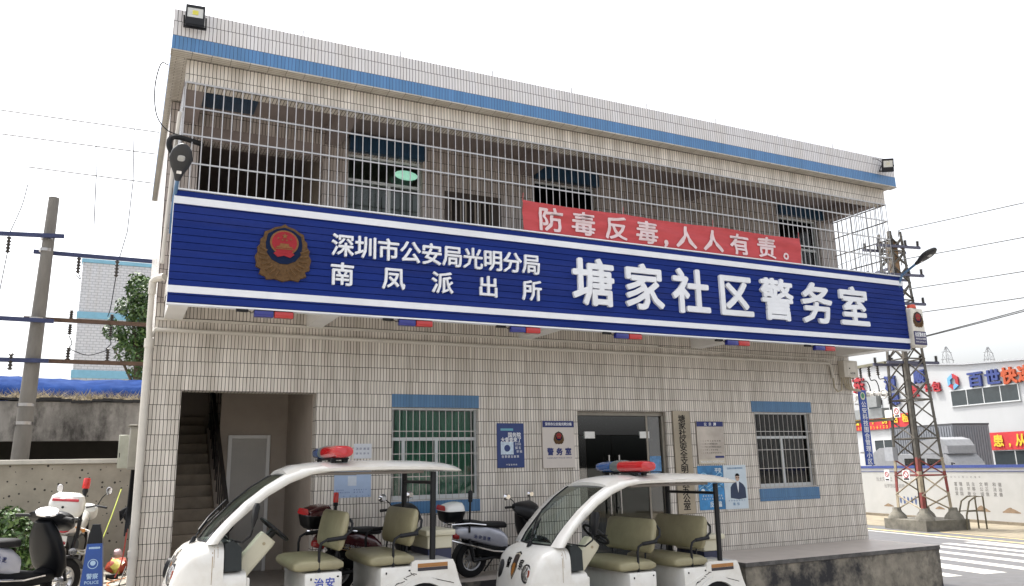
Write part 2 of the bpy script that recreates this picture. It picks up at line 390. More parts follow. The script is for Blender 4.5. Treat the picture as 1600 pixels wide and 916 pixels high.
mb.box(2.66, 2.8, .23, 4.65, 4.15, 7.0); mb.box(4.45, 4.55, .23, 4.6, 4.15, 7); mb.box(5.95, 6.05, .23, 4.6, 4.15, 7); mb.box(2.82, 13.6, 3.2, 3.3, 4.15, 7)
bp('partition_wall', mb, CREAM)
mb = MB(); mb.box(.56, 13.64, .225, 4.64, -.1, 0); bp('indoor_floor', mb, mat('floor_tile_indoor', (.25, .22, .19), .4))
# balcony slab, beams, parapet behind the sign
mb = MB(); mb.box(.42, 13.85, -1.38, -.002, 3.955, 4.15); mb.box(.44, 13.83, -1.38, -1.26, 4.15, 5.08)
bp('balcony_slab', mb, TILE)
for xa, xb in ((.44, .68), (2.42, 2.66), (6.0, 6.24), (9.68, 9.92), (13.5, 13.84)):
    mb = MB(); mb.prism([(-.002, 3.953), (-.002, 3.72), (-1.37, 3.70), (-1.37, 3.953)], 'x', xa, xb)
    bp('cantilever_beam', mb, WHITE)
mb = MB(); mb.box(.44, 13.81, -1.40, -1.18, 6.685, 7.018); bp('front_beam', mb, TILE)
mb = MB(); mb.box(.45, 13.80, -1.18, -.002, 6.985, 7.017); bp('balcony_ceiling', mb, CEIL)
for xa in (.46, 2.62, 6.12, 9.72, 13.55):
    mb = MB(); mb.prism([(-.003, 6.984), (-.003, 6.70), (-1.178, 6.70), (-1.178, 6.984)], 'x', xa, xa+.24); bp('ceiling_beam', mb, CEIL)
mb = MB(); mb.box(.76, 2.59, -.03, .2, 6.463, 6.68); bp('lintel', mb, CEIL)
# roof and parapet
mb = MB(); mb.box(.24, 13.94, -1.60, 4.98, 7.02, 7.598); rf = bp('roof_parapet', mb, [TILE_W, TILE_S])
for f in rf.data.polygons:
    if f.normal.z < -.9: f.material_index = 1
mb = MB(); mb.box(.237, 13.943, -1.603, 4.983, 7.023, 7.222); bp('blue_band', mb, TILE_B)
mb = MB(); mb.box(.23, 13.95, -1.61, -1.45, 7.0, 7.024); bp('drip_moulding', mb, tile('moulding_tile', (.40, .37, .32), (.46, .43, .38), (.07, .06, .05), bw=.245, rh=.05, v0=0, off=0))
for x in (1.93, 3.38, 4.9, 6.35, 7.87, 9.4, 10.89, 12.35):
    mb = MB(); mb.tube([(x, -1.5, 7.598), (x, -1.5, 7.74)], .011, 6); bp('lightning_rod', mb, STEEL)
# blue lintel and sill bands of the windows
for x0, x1, z0, z1 in ((3.775, 5.25, 2.532, 2.735), (3.775, 5.25, .915, 1.098), (11.05, 12.625, 2.532, 2.742), (11.08, 12.63, .84, 1.07)):
    mb = MB(); mb.box(x0, x1, -.012, .03, z0, z1); bp('blue_band', mb, TILE_BL)
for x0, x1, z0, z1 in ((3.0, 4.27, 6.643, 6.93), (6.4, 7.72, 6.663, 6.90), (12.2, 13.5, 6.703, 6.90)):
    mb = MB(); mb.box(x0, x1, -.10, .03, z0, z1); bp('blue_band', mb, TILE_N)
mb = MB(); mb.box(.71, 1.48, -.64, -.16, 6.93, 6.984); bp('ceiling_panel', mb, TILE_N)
# windows
def window(x0, x1, z0, z1, rail, mull, y=.10, curtain=None, bars=True, rows=4, glassm=GLASS, nb=13, shut=None):
    t = .035; w = MB()
    w.box(x0, x1, y, y+.06, z1-t, z1); w.box(x0, x1, y, y+.06, z0, z0+t); w.box(x0, x0+t, y, y+.06, z0+t, z1-t); w.box(x1-t, x1, y, y+.06, z0+t, z1-t)
    w.box(x0+t, x1-t, y-.004, y+.064, rail, rail+.05)
    for m in mull: w.box(m-.025, m+.025, y-.006, y+.05, z0+t, rail)
    w.box(x0+t, x1-t, y+.002, y+.05, z0+t, z0+t+.05)
    f = bp('window', w, ALU)
    g = MB(); g.box(x0+t, x1-t, y+.026, y+.032, z0+t, z1-t); sub('pane', g, glassm, f)
    if curtain:
        c = MB(); n = 60; X0, X1 = curtain[1:]
        c.loft([[(X0+(X1-X0)*k/n, y+.13+.02*sin(k*1.7)+.01*sin(k*.6), z) for k in range(n+1)] for z in (z0+.03, z1-.04)], caps=False, closed=False)
        sub('curtain', c, curtain[0], f)
    if bars:
        b = MB()
        for k in range(nb+1):
            x = x0+.02+(x1-x0-.04)*k/nb; b.tube([(x, y-.09, z0+.01), (x, y-.09, z1-.01)], .006, 6)
        for k in range(rows+1):
            z = z0+.02+(z1-z0-.04)*k/rows; b.box(x0+.004, x1-.004, y-.095, y-.085, z-.006, z+.006)
        sub('security_grille', b, STEEL, f)
    return f
GREEN = mat('green_curtain', (.115, .27, .195), .8, var=.25, scale=3, stretch=(6, 1, .5))
window(*W1, 2.02, [4.0, 4.55], curtain=(GREEN, 3.9, 5.2))
window(*W2, 2.02, [11.85], rows=4, nb=12, glassm=GLASSD)
window(*U1, 6.18, [3.72], bars=False); window(*U2, 6.2, [7.1], bars=False, glassm=GLASSD)
window(*U3, 6.0, [12.9], bars=False, curtain=(mat('teal_curtain', (.10, .25, .23), .8), 12.6, 13.3))
mb = MB(); mb.ball((3.98, -.0, 6.37), .21, .05, .085, 14); bp('ceiling_lamp', mb, mat('lamp_glow', (.30, .62, .47), .4, emit=.25))
# upper vent window with old bars
mb = MB(); DKWOOD = mat('dark_wood', (.05, .035, .028), .7, var=.3)
mb.box(V1[0]-.03, V1[1]+.03, -.03, .06, V1[3]-.09, V1[3]+.02); mb.box(V1[0]-.03, V1[0]+.05, -.02, .06, V1[2], V1[3]-.09); mb.box(V1[1]-.12, V1[1]+.03, -.02, .06, V1[2], V1[3]-.09)
f = bp('window', mb, DKWOOD); mb = MB()
for k in range(9): mb.tube([(V1[0]+.09+k*.09, .02, V1[2]), (V1[0]+.09+k*.09, .02, V1[3]-.1)], .018 if k % 2 else .012, 6)
sub('security_grille', mb, mat('old_bars', (.33, .29, .25), .6, .2), f)
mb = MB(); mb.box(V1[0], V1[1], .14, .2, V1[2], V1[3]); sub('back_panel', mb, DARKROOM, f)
# balcony security cage
mb = MB(); n = 111
for k in range(n+1):
    x = .45+(13.80-.45)*k/n; mb.tube([(x, -1.41, 5.08), (x, -1.41, 6.69)], .0078, 6)
for z in (6.68, 6.325, 5.937, 5.55, 5.16): mb.box(.44, 13.81, -1.418, -1.402, z-.011, z+.011)
for xx in (.44, 13.81):
    for k in range(1, 11): y = -1.40+1.38*k/11; mb.tube([(xx, y, 5.0), (xx, y, 6.69)], .0085, 6)
    for z in (6.68, 6.325, 5.937, 5.55, 5.16): mb.box(xx-.008, xx+.008, -1.40, -.01, z-.011, z+.011)
bp('balcony_grille', mb, STEEL)
# stair hall
STEP = mat('stair_cement', (.30, .245, .185), .75, var=.15, scale=5, dirt=.3)
mb = MB()
for k in range(15): mb.box(.56, 1.42, .35+.27*k, .35+.27*(k+1)+.02, max(0, .175*k-.3), .175*(k+1), .006)
stc = bp('staircase', mb, STEP)
mb = MB(); mb.prism([(.3, 1.05), (.3, .98), (3.6, 3.10), (3.6, 3.2)], 'x', 1.44, 1.50)
mb.tube([(1.47, .32, 0), (1.47, .32, 1.05)], .04, 8)
for k in range(1, 13): mb.tube([(1.47, .3+.27*k, .17*k+.1), (1.47, .3+.27*k, .99+.174*k)], .012, 6)
sub('handrail', mb, mat('dark_rail', (.03, .027, .025), .4), stc)
mb = MB(); mb.prism([(.33, 0), (.33, .25), (3.6, 2.4), (3.6, 0)], 'x', 1.42, 1.50); sub('stair_string', mb, CREAM, stc)
mb = MB(); mb.box(1.505, 2.655, 2.2, 2.3, 0, 3.74); mb.box(.56, 1.5, 4.3, 4.4, 0, 3.74)
mb.box(2.60, 2.656, .225, 2.195, 0, 3.74); bp('stairwell_wall', mb, CREAM)
dr = MB()
for a in ((1.64, 1.70, 0, 2.2), (2.26, 2.32, 0, 2.2), (1.70, 2.26, 2.14, 2.2)): dr.box(a[0], a[1], 2.15, 2.199, a[2], a[3], .004)
dd = bp('door', dr, WHITE); mb = MB(); mb.box(1.702, 2.258, 2.17, 2.198, .01, 2.138)
for k in range(10): mb.box(1.73+k*.052, 1.765+k*.052, 2.164, 2.171, 1.0, 2.08)
for k in range(10): mb.box(1.73+k*.052, 1.765+k*.052, 2.164, 2.171, .1, .9)
sub('door_leaf', mb, mat('door_white', (.42, .40, .37), .5, var=.08, dirt=.3, dirtcol=(.25, .22, .19)), dd)
# glass entrance
en = MB(); en.box(7.112, 8.998, .09, .13, 2.44, 2.508); en.box(7.112, 7.15, .09, .13, 0, 2.44); en.box(8.93, 8.998, .06, .16, 0, 2.44); en.box(8.6, 8.64, .09, .13, 0, 2.44)
ent = bp('glass_door', en, mat('brushed_frame', (.22, .20, .17), .4, .6))
mb = MB()
for a, b, c, d in ((7.152, 7.325, .02, 2.09), (8.642, 8.928, .02, 2.43), (7.152, 8.598, 2.10, 2.43)): mb.box(a, b, .104, .114, c, d)
sub('pane', mb, DGLASS, ent)
mb = MB()
for a, b in ((7.335, 7.845), (7.855, 8.595)): mb.box(a, b, .104, .114, .02, 2.09)
sub('door_leaf', mb, GLASSD, ent)
mb = MB()
for x in (7.30, 8.46): mb.box(x, x+.21, .092, .126, 2.04, 2.16, .003)
mb.box(7.2, 7.4, .092, .126, .02, .1); mb.box(8.3, 8.5, .092, .126, .02, .1); sub('patch_fitting', mb, mat('fitting_white', (.6, .6, .58), .35, .3), ent)
for x in (7.74, 7.95):
    mb = MB(); mb.tube([(x, .03, .75), (x, .03, 1.75)], .016, 8)
    for z in (.85, 1.65): mb.tube([(x, .03, z), (x, .105, z)], .01, 6)
    sub('handle', mb, STEEL, ent)
mb = MB(); mb.box(8.66, 8.90, .096, .103, 1.45, 1.72); mb.box(8.66, 8.86, .098, .103, 1.2, 1.43); sub('sticker', mb, mat('sticker_blue', (.10, .24, .45), .5, var=.5, scale=14), ent)
mb = MB(); mb.box(7.9, 8.58, 1.7, 2.0, 0, 1.0); mb.box(7.35, 8.5, 3.9, 4.39, 0, 2.3); sub('lobby_counter', mb, mat('lobby_dark', (.025, .022, .02), .5), ent)
mb = MB(); mb.box(8.1, 8.7, 1.0, 1.06, 3.66, 3.74); sub('ceiling_light', mb, mat('tube_light', (.8, .95, .9), .4, emit=3.0), ent)
# pipes and conduit on the facade
mb = MB(); mb.tube([(.30, -.045, 3.46), (.34, -.045, 3.558), (13.2, -.045, 3.558), (13.28, -.045, 3.5), (13.3, -.045, 3.25)], .030, 8)
for x in (1.7, 3.6, 5.4, 6.9, 8.2, 9.6, 11.0, 12.4): mb.tube([(x, -.045, 3.558), (x+.05, -.045, 3.558)], .037, 8)
bp('conduit', mb, PVC)
mb = MB(); mb.box(.34, 8.9, -.028, -.002, 3.70, 3.735); mb.tube([(8.9, -.03, 3.70), (11, -.03, 3.66), (13.4, -.03, 3.655)], .012, 6); bp('conduit', mb, PVC)
mb = MB(); mb.tube([(.275, -.06, 3.42), (.275, -.06, .10)], .055, 10); mb.tube([(.275, -.06, .62), (.275, -.06, .54)], .066, 10); mb.tube([(.275, -.06, 3.42), (.275, -.06, 3.30)], .066, 10)
mb.tube([(.26, -.06, 4.1), (.26, -.06, 3.6), (.275, -.06, 3.42)], .04, 10); mb.tube([(.26, -.06, 4.05), (.262, -.09, 4.22), (.30, -.15, 4.26), (.40, -.25, 4.27)], .052, 10)
bp('drainpipe', mb, PVC)
mb = MB(); mb.tube([(.40, -1.38, 6.25), (.37, -1.36, 5.6), (.345, -1.33, 4.9), (.325, -1.3, 4.2)], .024, 8); bp('conduit', mb, PVC)
mb = MB(); mb.cable([(.22, -1.2, 6.98), (.13, -1.25, 6.95), (.08, -1.28, 6.6), (.12, -1.33, 6.2), (.25, -1.38, 5.98), (.44, -1.42, 5.90)], .008, 6)
mb.cable([(.36, -1.43, 5.62), (.30, -1.46, 5.72), (.31, -1.47, 5.82), (.40, -1.47, 5.86), (.70, -1.32, 5.87)], .036, 8); bp('cable', mb, BLACK)
# ---------------------------------------------------------------- police emblem (facing out of plane M, radius r)
def emblem(parent, M, cx, cy, s, d=.03, nm='emblem'):
    # s = total height; wreath, shield, disc
    def T(mb, pts, z0, z1): mb.loft([[M @ Vector((cx+x*s, cy+y*s, z0)) for x, y in pts], [M @ Vector((cx+x*s*.985, cy+y*s*.985, z1)) for x, y in pts]])
    out = [(0, .5), (.06, .455), (.16, .43), (.24, .375), (.32, .34), (.335, .25), (.385, .2), (.385, .12), (.43, .06), (.42, -.02), (.46, -.10), (.435, -.2), (.44, -.27), (.36, -.31), (.385, -.39), (.29, -.43), (.26, -.48), (.13, -.46), (0, -.5)]
    full = out+[(-x, y) for x, y in reversed(out[1:-1])]
    mb = MB(); T(mb, full, 0, d)
    for sgn in (1, -1):       # wheat and leaf ribs
        for k in range(7):
            a = -1.35+k*.24; x0, y0 = .27*cos(a)*sgn, .30*sin(a)-.02; x1, y1 = .40*cos(a+.10)*sgn, .43*sin(a+.10)-.02
            mb.tube([M @ Vector((cx+x0*s, cy+y0*s, d)), M @ Vector((cx+x1*s, cy+y1*s, d))], .022*s, 6)
    e = obj(nm, mb, GOLD, parent)
    sh = [(0, .43), (.14, .39), (.27, .30), (.30, .14), (.28, -.02), (.19, -.14), (.06, -.20), (-.06, -.20), (-.19, -.14), (-.28, -.02), (-.30, .14), (-.27, .30), (-.14, .39)]
    mb = MB(); T(mb, sh, d*.9, d*1.25); obj('shield', mb, BLUEE, e)
    mb = MB(); T(mb, [(.235*cos(2*pi*k/28), .165+.215*sin(2*pi*k/28)) for k in range(28)], d*1.2, d*1.5); obj('rim', mb, GOLDB, e)
    mb = MB(); T(mb, [(.205*cos(2*pi*k/28), .165+.19*sin(2*pi*k/28)) for k in range(28)], d*1.45, d*1.65)
    T(mb, [(-.17, -.03), (-.10, -.09), (0, -.06), (.10, -.09), (.17, -.03), (.12, .02), (-.12, .02)], d*1.2, d*1.6); obj('disc', mb, REDE, e)
    mb = MB()
    def star(x, y, r): T(mb, [(x+(r if k % 2 == 0 else r*.42)*sin(pi*k/5), y+(r if k % 2 == 0 else r*.42)*cos(pi*k/5)) for k in range(10)], d*1.6, d*1.8)
    star(0, .275, .05)
    for k in range(4): star(-.105+.07*k, .205 if k in (1, 2) else .23, .022)
    T(mb, [(-.13, .07), (.13, .07), (.13, .09), (.08, .10), (.07, .145), (-.07, .145), (-.08, .10), (-.13, .09)], d*1.6, d*1.8)
    T(mb, [(-.15, .045), (.15, .045), (.15, .06), (-.15, .06)], d*1.6, d*1.8); obj('relief', mb, GOLDB, e)
    return e

# ---------------------------------------------------------------- main sign
mb = MB(); z = 3.672; zt = 5.135; k = 0; pit = (zt-3.672)/15
for k in range(15): mb.box(.405, 13.89, -1.50, -1.45, 3.672+k*pit+.004, 3.672+(k+1)*pit-.003, .003)
mb.box(.41, 13.885, -1.475, -1.42, 3.668, 5.138)
sign = obj('fascia_sign', mb, NAVY); tag(sign, 'long blue slatted fascia sign with raised white Chinese characters and police emblem along the balcony', 'sign')
for za, zb in ((4.955, 5.05), (3.795, 3.885)):
    mb = MB(); mb.box(.404, 13.892, -1.516, -1.5005, za, zb); obj('stripe', mb, SIGNW, sign)
mb = MB(); mb.box(.40, 13.895, -1.52, -1.42, 5.14, 5.158); mb.box(.40, 13.895, -1.505, -1.40, 3.645, 3.666); mb.box(.40, .404, -1.50, -1.40, 3.668, 5.14); obj('trim', mb, SIGNW, sign)
MF = plane_front(-1.502)
def letters(text, cs, cy, w, h, bold, ext=.05):
    for ch, x, yy in zip(text, cs, cy):
        mb = MB(); put(mb, ch, x, yy, w, h, MF, ext, bold); obj('letter', mb, SIGNW, sign)
n = 10; letters('深圳市公安局光明分局', [2.575+(5.495-2.575)*i/9 for i in range(n)], [4.615]*n, .33, .335, .016, .035)
letters('南凤派出所', [2.575+(5.495-2.575)*i/4 for i in range(5)], [4.205]*5, .345, .335, .016, .035)
def PX(px, py, Y):   # measured sign positions, kept as world metres
    return px
cs = [6.60+(12.40-6.60)*i/6 for i in range(7)]
letters('塘家社区警务室', cs, [4.42]*7, .80, .80, .024, .045)
emblem(sign, MF, 1.785, 4.43, .80, .035)

# ---------------------------------------------------------------- banner on the cage
mb = MB(); nx, nz = 160, 16; V = []
def bz(u, v):
    x = 5.412+5.85*u; z = 5.14+.535*v-.03*sin(pi*u)*(1-v)-.022*abs(sin(pi*u*3))*v
    y = -1.442-.005*sin(u*60+v*9)-.010*sin(u*9+v*7)-.007*sin(v*16+u*22)-.004*sin(u*140-v*14)*v
    return x, y, z
for b in (0, 1):
    g = [[mb.bm.verts.new((bz(i/nx, j/nz)[0], bz(i/nx, j/nz)[1]+.003*b, bz(i/nx, j/nz)[2])) for i in range(nx+1)] for j in range(nz+1)]
    for j in range(nz):
        for i in range(nx): mb.bm.faces.new((g[j][i], g[j][i+1], g[j+1][i+1], g[j+1][i]))
BAN = mat('banner_red', (.44, .055, .062), .75, var=.12, scale=2, stretch=(1, 1, 6))
bn = obj('banner', mb, BAN, ang=80); tag(bn, 'long red cloth banner with white Chinese slogan tied to the balcony cage', 'banner')
mb = MB(); Mb = plane_front(-1.6)
for ch, x in zip('防毒反毒,人人有责。', [5.90, 6.51, 7.14, 7.75, 8.14, 8.57, 9.16, 9.77, 10.405, 10.87]):
    if ch == ',': put(mb, ch, x, 5.40, .42, .42, Mb, .001, .04)
    elif ch == '。': put(mb, ch, x+.12, 5.40, .40, .40, Mb, .001, .02)
    else: put(mb, ch, x, 5.40, .47, .41, Mb, .001, .022)
bmesh.ops.subdivide_edges(mb.bm, edges=[e for e in mb.bm.edges if e.calc_length() > .05], cuts=3)
lift = random.Random(3)
for v in mb.bm.verts:
    u = min(1, max(0, (v.co.x-5.412)/5.85)); w = min(1, max(0, (v.co.z-5.14)/.535)); v.co.y = bz(u, w)[1]-.013+(v.co.y+1.6)
obj('lettering', mb, mat('banner_white', (.66, .53, .55), .8, spec=.2, var=.06), bn)
mb = MB()
for x in (5.42, 7.3, 9.2, 11.25): mb.tube([(x, -1.43, 5.66), (x+.02, -1.42, 5.80)], .005, 5)
obj('tie', mb, mat('tie_cord', (.5, .1, .1), .8), bn)

# ---------------------------------------------------------------- red and blue flashers under the sign
def flasher():
    t = thing('flashing_light', '', 'warning light', (0, 0, 0), group='red and blue flashing lights under the long sign')
    mb = MB(); mb.box(-.25, .24, -.05, .02, .085, .10); obj('mounting_plate', mb, BLACKM, t)
    mb = MB(); mb.box(-.25, -.005, -.06, .03, 0, .084, .012, seg=2); obj('blue_lens', mb, mat('flasher_blue', (.008, .014, .18), .25, coat=.4), t)
    mb = MB(); mb.box(.005, .25, -.06, .03, 0, .084, .012, seg=2); obj('red_lens', mb, mat('flasher_red', (.36, .012, .012), .25, coat=.4), t)
    mb = MB(); mb.box(-.47, -.32, -.03, .02, .06, .098, .004); mb.tube([(-.32, 0, .08), (-.28, -.01, .05), (-.24, 0, .08)], .006, 5); obj('transformer', mb, BLACK, t)
    return t
fl0 = flasher()
hints = ['below the police emblem', 'below the small character 派', 'below the small character 所', 'below the big character 家', 'below the big character 警', 'nearest the sign\'s right end']
for i, x in enumerate((1.70, 3.65, 5.39, 7.25, 9.52, 11.58)):
    f = fl0 if i == 0 else dup(fl0); f.location = (x, -1.44, 3.553); f['label'] = 'red and blue flashing light under the sign, '+hints[i]

# ---------------------------------------------------------------- floodlights
def flood(loc, rz, tilt, label, chip=True):
    t = thing('floodlight', label, 'floodlight', loc, rz)
    t.rotation_euler = (tilt, 0, rz)
    mb = MB(); mb.box(-.14, .14, 0, .07, -.17, .17, .012); mb.box(-.14, .14, -.012, 0, .12, .17); mb.box(-.14, .14, -.012, 0, -.17, -.05); mb.box(-.14, -.115, -.012, 0, -.05, .12); mb.box(.115, .14, -.012, 0, -.05, .12)
    for k in range(6): mb.box(-.12+k*.045, -.105+k*.045, .07, .10, -.12, .12)
    obj('housing', mb, BLACKM, t)
    mb = MB(); mb.box(-.115, .115, -.006, -.002, -.05, .12); obj('reflector', mb, mat('flood_reflector', (.55, .55, .52), .25, .3), t)
    mb = MB(); mb.box(-.04, .045, -.011, -.007, .0, .075); obj('led_chip', mb, mat('led_yellow', (.60, .55, .08), .4) if chip else mat('led_pale', (.5, .48, .38), .3), t)
    mb = MB(); mb.tube([(-.16, .03, 0), (-.16, .12, -.08), (-.16, .16, -.12)], .012, 6); mb.tube([(.16, .03, 0), (.16, .12, -.08), (.16, .16, -.12)], .012, 6); mb.box(-.17, .17, .13, .17, -.14, -.11); obj('bracket', mb, BLACKM, t)
    return t
f = flood((.485, -1.76, 7.475), R(-6), R(-4), 'black floodlight with yellow chip on the roof parapet\'s left corner'); f.scale = (.84,)*3
f = flood((13.52, -1.80, 7.36), R(-32), R(12), 'black floodlight leaning out from the roof parapet\'s right corner', False); f.scale = (.78,)*3
mb = MB(); mb.cable([(-.02, .16, 0), (-.2, .14, .18), (-.42, .16, .2), (-.55, .2, .1)], .007, 6); obj('cable', mb, BLACK, f)

# ---------------------------------------------------------------- street lamps reaching out from the sign ends
def arm_lamp(base, tip, label):
    b, t_ = Vector(base), Vector(tip); d = (t_-b).normalized(); t = thing('street_lamp', label, 'street lamp', base)
    L = (t_-b).length; x = Vector((1, 0, 0)); upn = x.cross(d).normalized()
    if upn.z < 0: upn = -upn
    mb = MB(); mb.tube([Vector((0, .05, -.35)), Vector((0, 0, -.1)), d*.1, d*(L-.42)], .024, 8); obj('arm', mb, mat('lamp_arm_blue', (.08, .16, .28), .45, .2), t)
    mb = MB(); secs = []
    for q, w, h in ((-.03, .035, .03), (.06, .06, .04), (.16, .11, .05), (.27, .14, .05), (.38, .115, .045), (.45, .06, .03), (.47, .02, .015)):
        secs.append((d*(L-.45+q), x, upn, w, h, 2.4))
    mb.sup(secs, 16); obj('lamp_head', mb, mat('lamp_black', (.02, .021, .024), .45), t)
    mb = MB(); c = d*(L-.45+.29)-upn*.048; mb.sup([(c, x, d, .045, .042, 3), (c-upn*.012, x, d, .032, .03, 3)], 14); obj('lens', mb, mat('lamp_lens', (.35, .35, .34), .2), t)
    mb = MB(); c = d*(L-.45+.10)-upn*.047; mb.sup([(c, x, d, .03, .02, 6), (c-upn*.004, x, d, .03, .02, 6)], 12); obj('rating_plate', mb, WHITE, t)
    return t
arm_lamp((.40, -1.36, 4.95), (.445, -1.95, 5.57), 'black oval street lamp head on blue arm at the sign\'s left end')
arm_lamp((13.8, -1.50, 5.12), (13.8, -2.36, 5.50), 'black street lamp on blue arm reaching out from the sign\'s right end')

# ---------------------------------------------------------------- light box at the right end
mb = MB(); mb.box(13.90, 14.26, -1.60, -1.44, 3.72, 4.50, .03, seg=3)
lb = obj('light_box', mb, mat('lightbox_cream', (.62, .59, .52), .4)); tag(lb, 'small cream light box with police emblem at the long sign\'s right end', 'light box')
mb = MB(); mb.box(13.905, 14.255, -1.604, -1.5985, 3.76, 4.03); obj('name_panel', mb, mat('lightbox_navy', (.03, .025, .09), .4), lb)
mb = MB(); ML = plane_front(-1.605); line(mb, '社区警务室', 13.93, 14.24, 3.965, .09, ML, .001, .02); line(mb, '南凤派出所塘家', 13.94, 14.23, 3.88, .04, ML, .001); latin(mb, '0755-27716110', 13.94, 14.22, 3.82, .04, ML, .001); obj('lettering', mb, INKW, lb)
emblem(lb, plane_front(-1.601), 14.075, 4.27, .33, .006)
mb = MB(); mb.lathe((14.03, -1.52, 4.50), (0, 0, 1), [(.0, 0), (.09, 0), (.09, .03), (.075, .07), (0, .085)], 16); obj('beacon', mb, mat('beacon_red', (.6, .08, .04), .3), lb)

# ---------------------------------------------------------------- boards on the facade
def board(name, label, cat, x0, x1, z0, z1, m, d=.012, bev=.002, y=-.004):
    mb = MB(); mb.box(x0, x1, y-d, y, z0, z1, bev); o = obj(name, mb, m); tag(o, label, cat); return o
def flat(name, parent, m, boxes, y):
    mb = MB()
    for x0, x1, z0, z1 in boxes: mb.box(x0, x1, y-.0015, y, z0, z1)
    return obj(name, mb, m, parent)
def disc(mb, cx, cz, r, y, r2=0, n=28, sx=1):
    mb.prism([(cx+sx*r*cos(2*pi*k/n), cz+r*sin(2*pi*k/n)) for k in range(n)], 'y', y, y-.0015)
PB = mat('poster_blue', (.012, .034, .15), .4, var=.15, scale=3)
pb = board('poster', 'dark blue inspection poster with big white characters left of the police room sign', 'poster', 5.565, 6.06, 1.57, 2.29, PB)
M1 = plane_front(-.0175)
mb = MB(); line(mb, '国务院', 5.76, 6.0, 2.10, .085, M1, .001, .02); line(mb, '大督查来了', 5.63, 6.01, 2.02, .085, M1, .001, .02); line(mb, '扫码', 5.89, 6.0, 1.95, .05, M1, .001); line(mb, '留言', 5.89, 6.0, 1.89, .05, M1, .001); line(mb, '举报', 5.91, 6.02, 1.83, .05, M1, .001); line(mb, '我要建言献策', 5.64, 5.96, 1.75, .045, M1, .001); line(mb, '中国政府网', 5.72, 5.92, 1.62, .03, M1, .001); obj('lettering', mb, INKW, pb)
flat('print', pb, mat('print_pale', (.50, .60, .70), .5, var=.2, scale=25), [(5.63, 5.86, 1.785, 1.985)], -.0165)
mb = MB(); disc(mb, 5.745, 1.885, .055, -.0185); obj('print', mb, PB, pb)
flat('print', pb, mat('print_teal', (.12, .35, .42), .5), [(5.63, 5.86, 2.17, 2.205)], -.0165)
ps = board('police_room_sign', 'white police room sign with navy header and emblem left of the glass door', 'sign', 6.40, 7.015, 1.55, 2.335, mat('board_cream', (.56, .51, .47), .4, var=.03), .03)
flat('header', ps, INKB, [(6.403, 7.012, 2.225, 2.332)], -.0345)
mb = MB(); line(mb, '深圳市公安局光明分局', 6.45, 6.97, 2.279, .056, plane_front(-.0365), .001, .02); obj('lettering', mb, INKW, ps)
emblem(ps, plane_front(-.0345), 6.71, 2.05, .22, .006)
mb = MB(); line(mb, '警务室', 6.48, 6.95, 1.82, .125, plane_front(-.035), .001, .045); latin(mb, 'COMMUNITY POLICE OFFICE', 6.47, 6.95, 1.715, .03, plane_front(-.035), .001); obj('lettering', mb, INKB, ps)
pq = board('name_plaque', 'tall tarnished brass plaque with black vertical characters right of the glass door', 'plaque', 9.125, 9.515, .69, 2.53, mat('brass_plaque', (.30, .26, .20), .36, .6, var=.25, scale=1.4, stretch=(1, 1, .6)), .03)
mb = MB(); colm(mb, '塘家社区安全文明小区办公室', 9.32, 2.46, .75, .142, plane_front(-.035), .001, .018, .17); obj('lettering', mb, INK, pq)
nb = board('notice_board', 'stainless steel notice board with blue header between door plaque and right window', 'notice board', 9.655, 10.29, 1.555, 2.34, mat('notice_steel', (.40, .36, .32), .3, .7, var=.25, scale=2), .025)
flat('header', nb, INKB, [(9.66, 10.285, 2.245, 2.337)], -.03); flat('footer', nb, mat('footer_cream', (.5, .45, .36), .5), [(9.66, 10.285, 1.56, 1.64)], -.03); flat('label', nb, INKB, [(10.05, 10.26, 1.665, 1.705)], -.03)
mb = MB(); line(mb, '公示牌', 9.83, 10.12, 2.29, .065, plane_front(-.032), .001, .02); latin(mb, 'POLICE POLICE POLICE POLICE', 9.70, 10.25, 1.60, .05, plane_front(-.032), .001, .01); obj('lettering', mb, INKW, nb)
mb = MB()
for i in range(5): line(mb, '一二三四工作时间联系电话办理地点'[:9+i % 3*2], 9.72, 10.2-.08*(i % 2), 1.98-.055*i, .028, plane_front(-.030), .001)
obj('fine_print', mb, INK, nb)
p2 = board('poster', 'blue wave poster with white writing under the steel notice board', 'poster', 9.625, 10.222, .735, 1.528, mat('poster_sea', (.03, .19, .42), .35, var=.55, scale=2.6), .006)
mb = MB(); line(mb, '平安', 10.02, 10.18, 1.44, .09, plane_front(-.012), .001, .02); line(mb, '反诈骗', 9.86, 10.14, .83, .11, plane_front(-.012), .001, .02); line(mb, '谨防电信网络诈骗', 9.70, 10.16, .985, .04, plane_front(-.012), .001); line(mb, '不轻信不透露不转账', 9.68, 10.18, .93, .035, plane_front(-.012), .001)
disc(mb, 9.72, 1.07, .045, -.0115); obj('lettering', mb, mat('print_white', (.62, .68, .72), .5), p2)
mb = MB()
for k in range(7): mb.prism([(9.64+.56*t/10, 1.10+.04*k+.05*sin(t*.9+k)) for t in range(11)]+[(9.64+.56*t/10, 1.115+.04*k+.05*sin(t*.9+k)) for t in range(10, -1, -1)], 'y', -.0105, -.012)
obj('print', mb, mat('print_sky', (.25, .48, .66), .5), p2)
p3 = board('poster', 'pale poster of a man in dark suit beside the blue wave poster', 'poster', 10.228, 10.775, .725, 1.528, mat('poster_pale', (.52, .60, .66), .4, var=.06), .007)
def sil(name, m, polys, y):
    mb = MB()
    for p in polys: mb.prism(p, 'y', y, y-.0015)
    return obj(name, mb, m, p3)
sil('print', mat('print_suit', (.02, .035, .08), .6), [[(10.36, .93), (10.37, 1.12), (10.42, 1.18), (10.50, 1.22), (10.60, 1.22), (10.68, 1.17), (10.73, 1.10), (10.735, .92), (10.55, .90)]], -.0125)
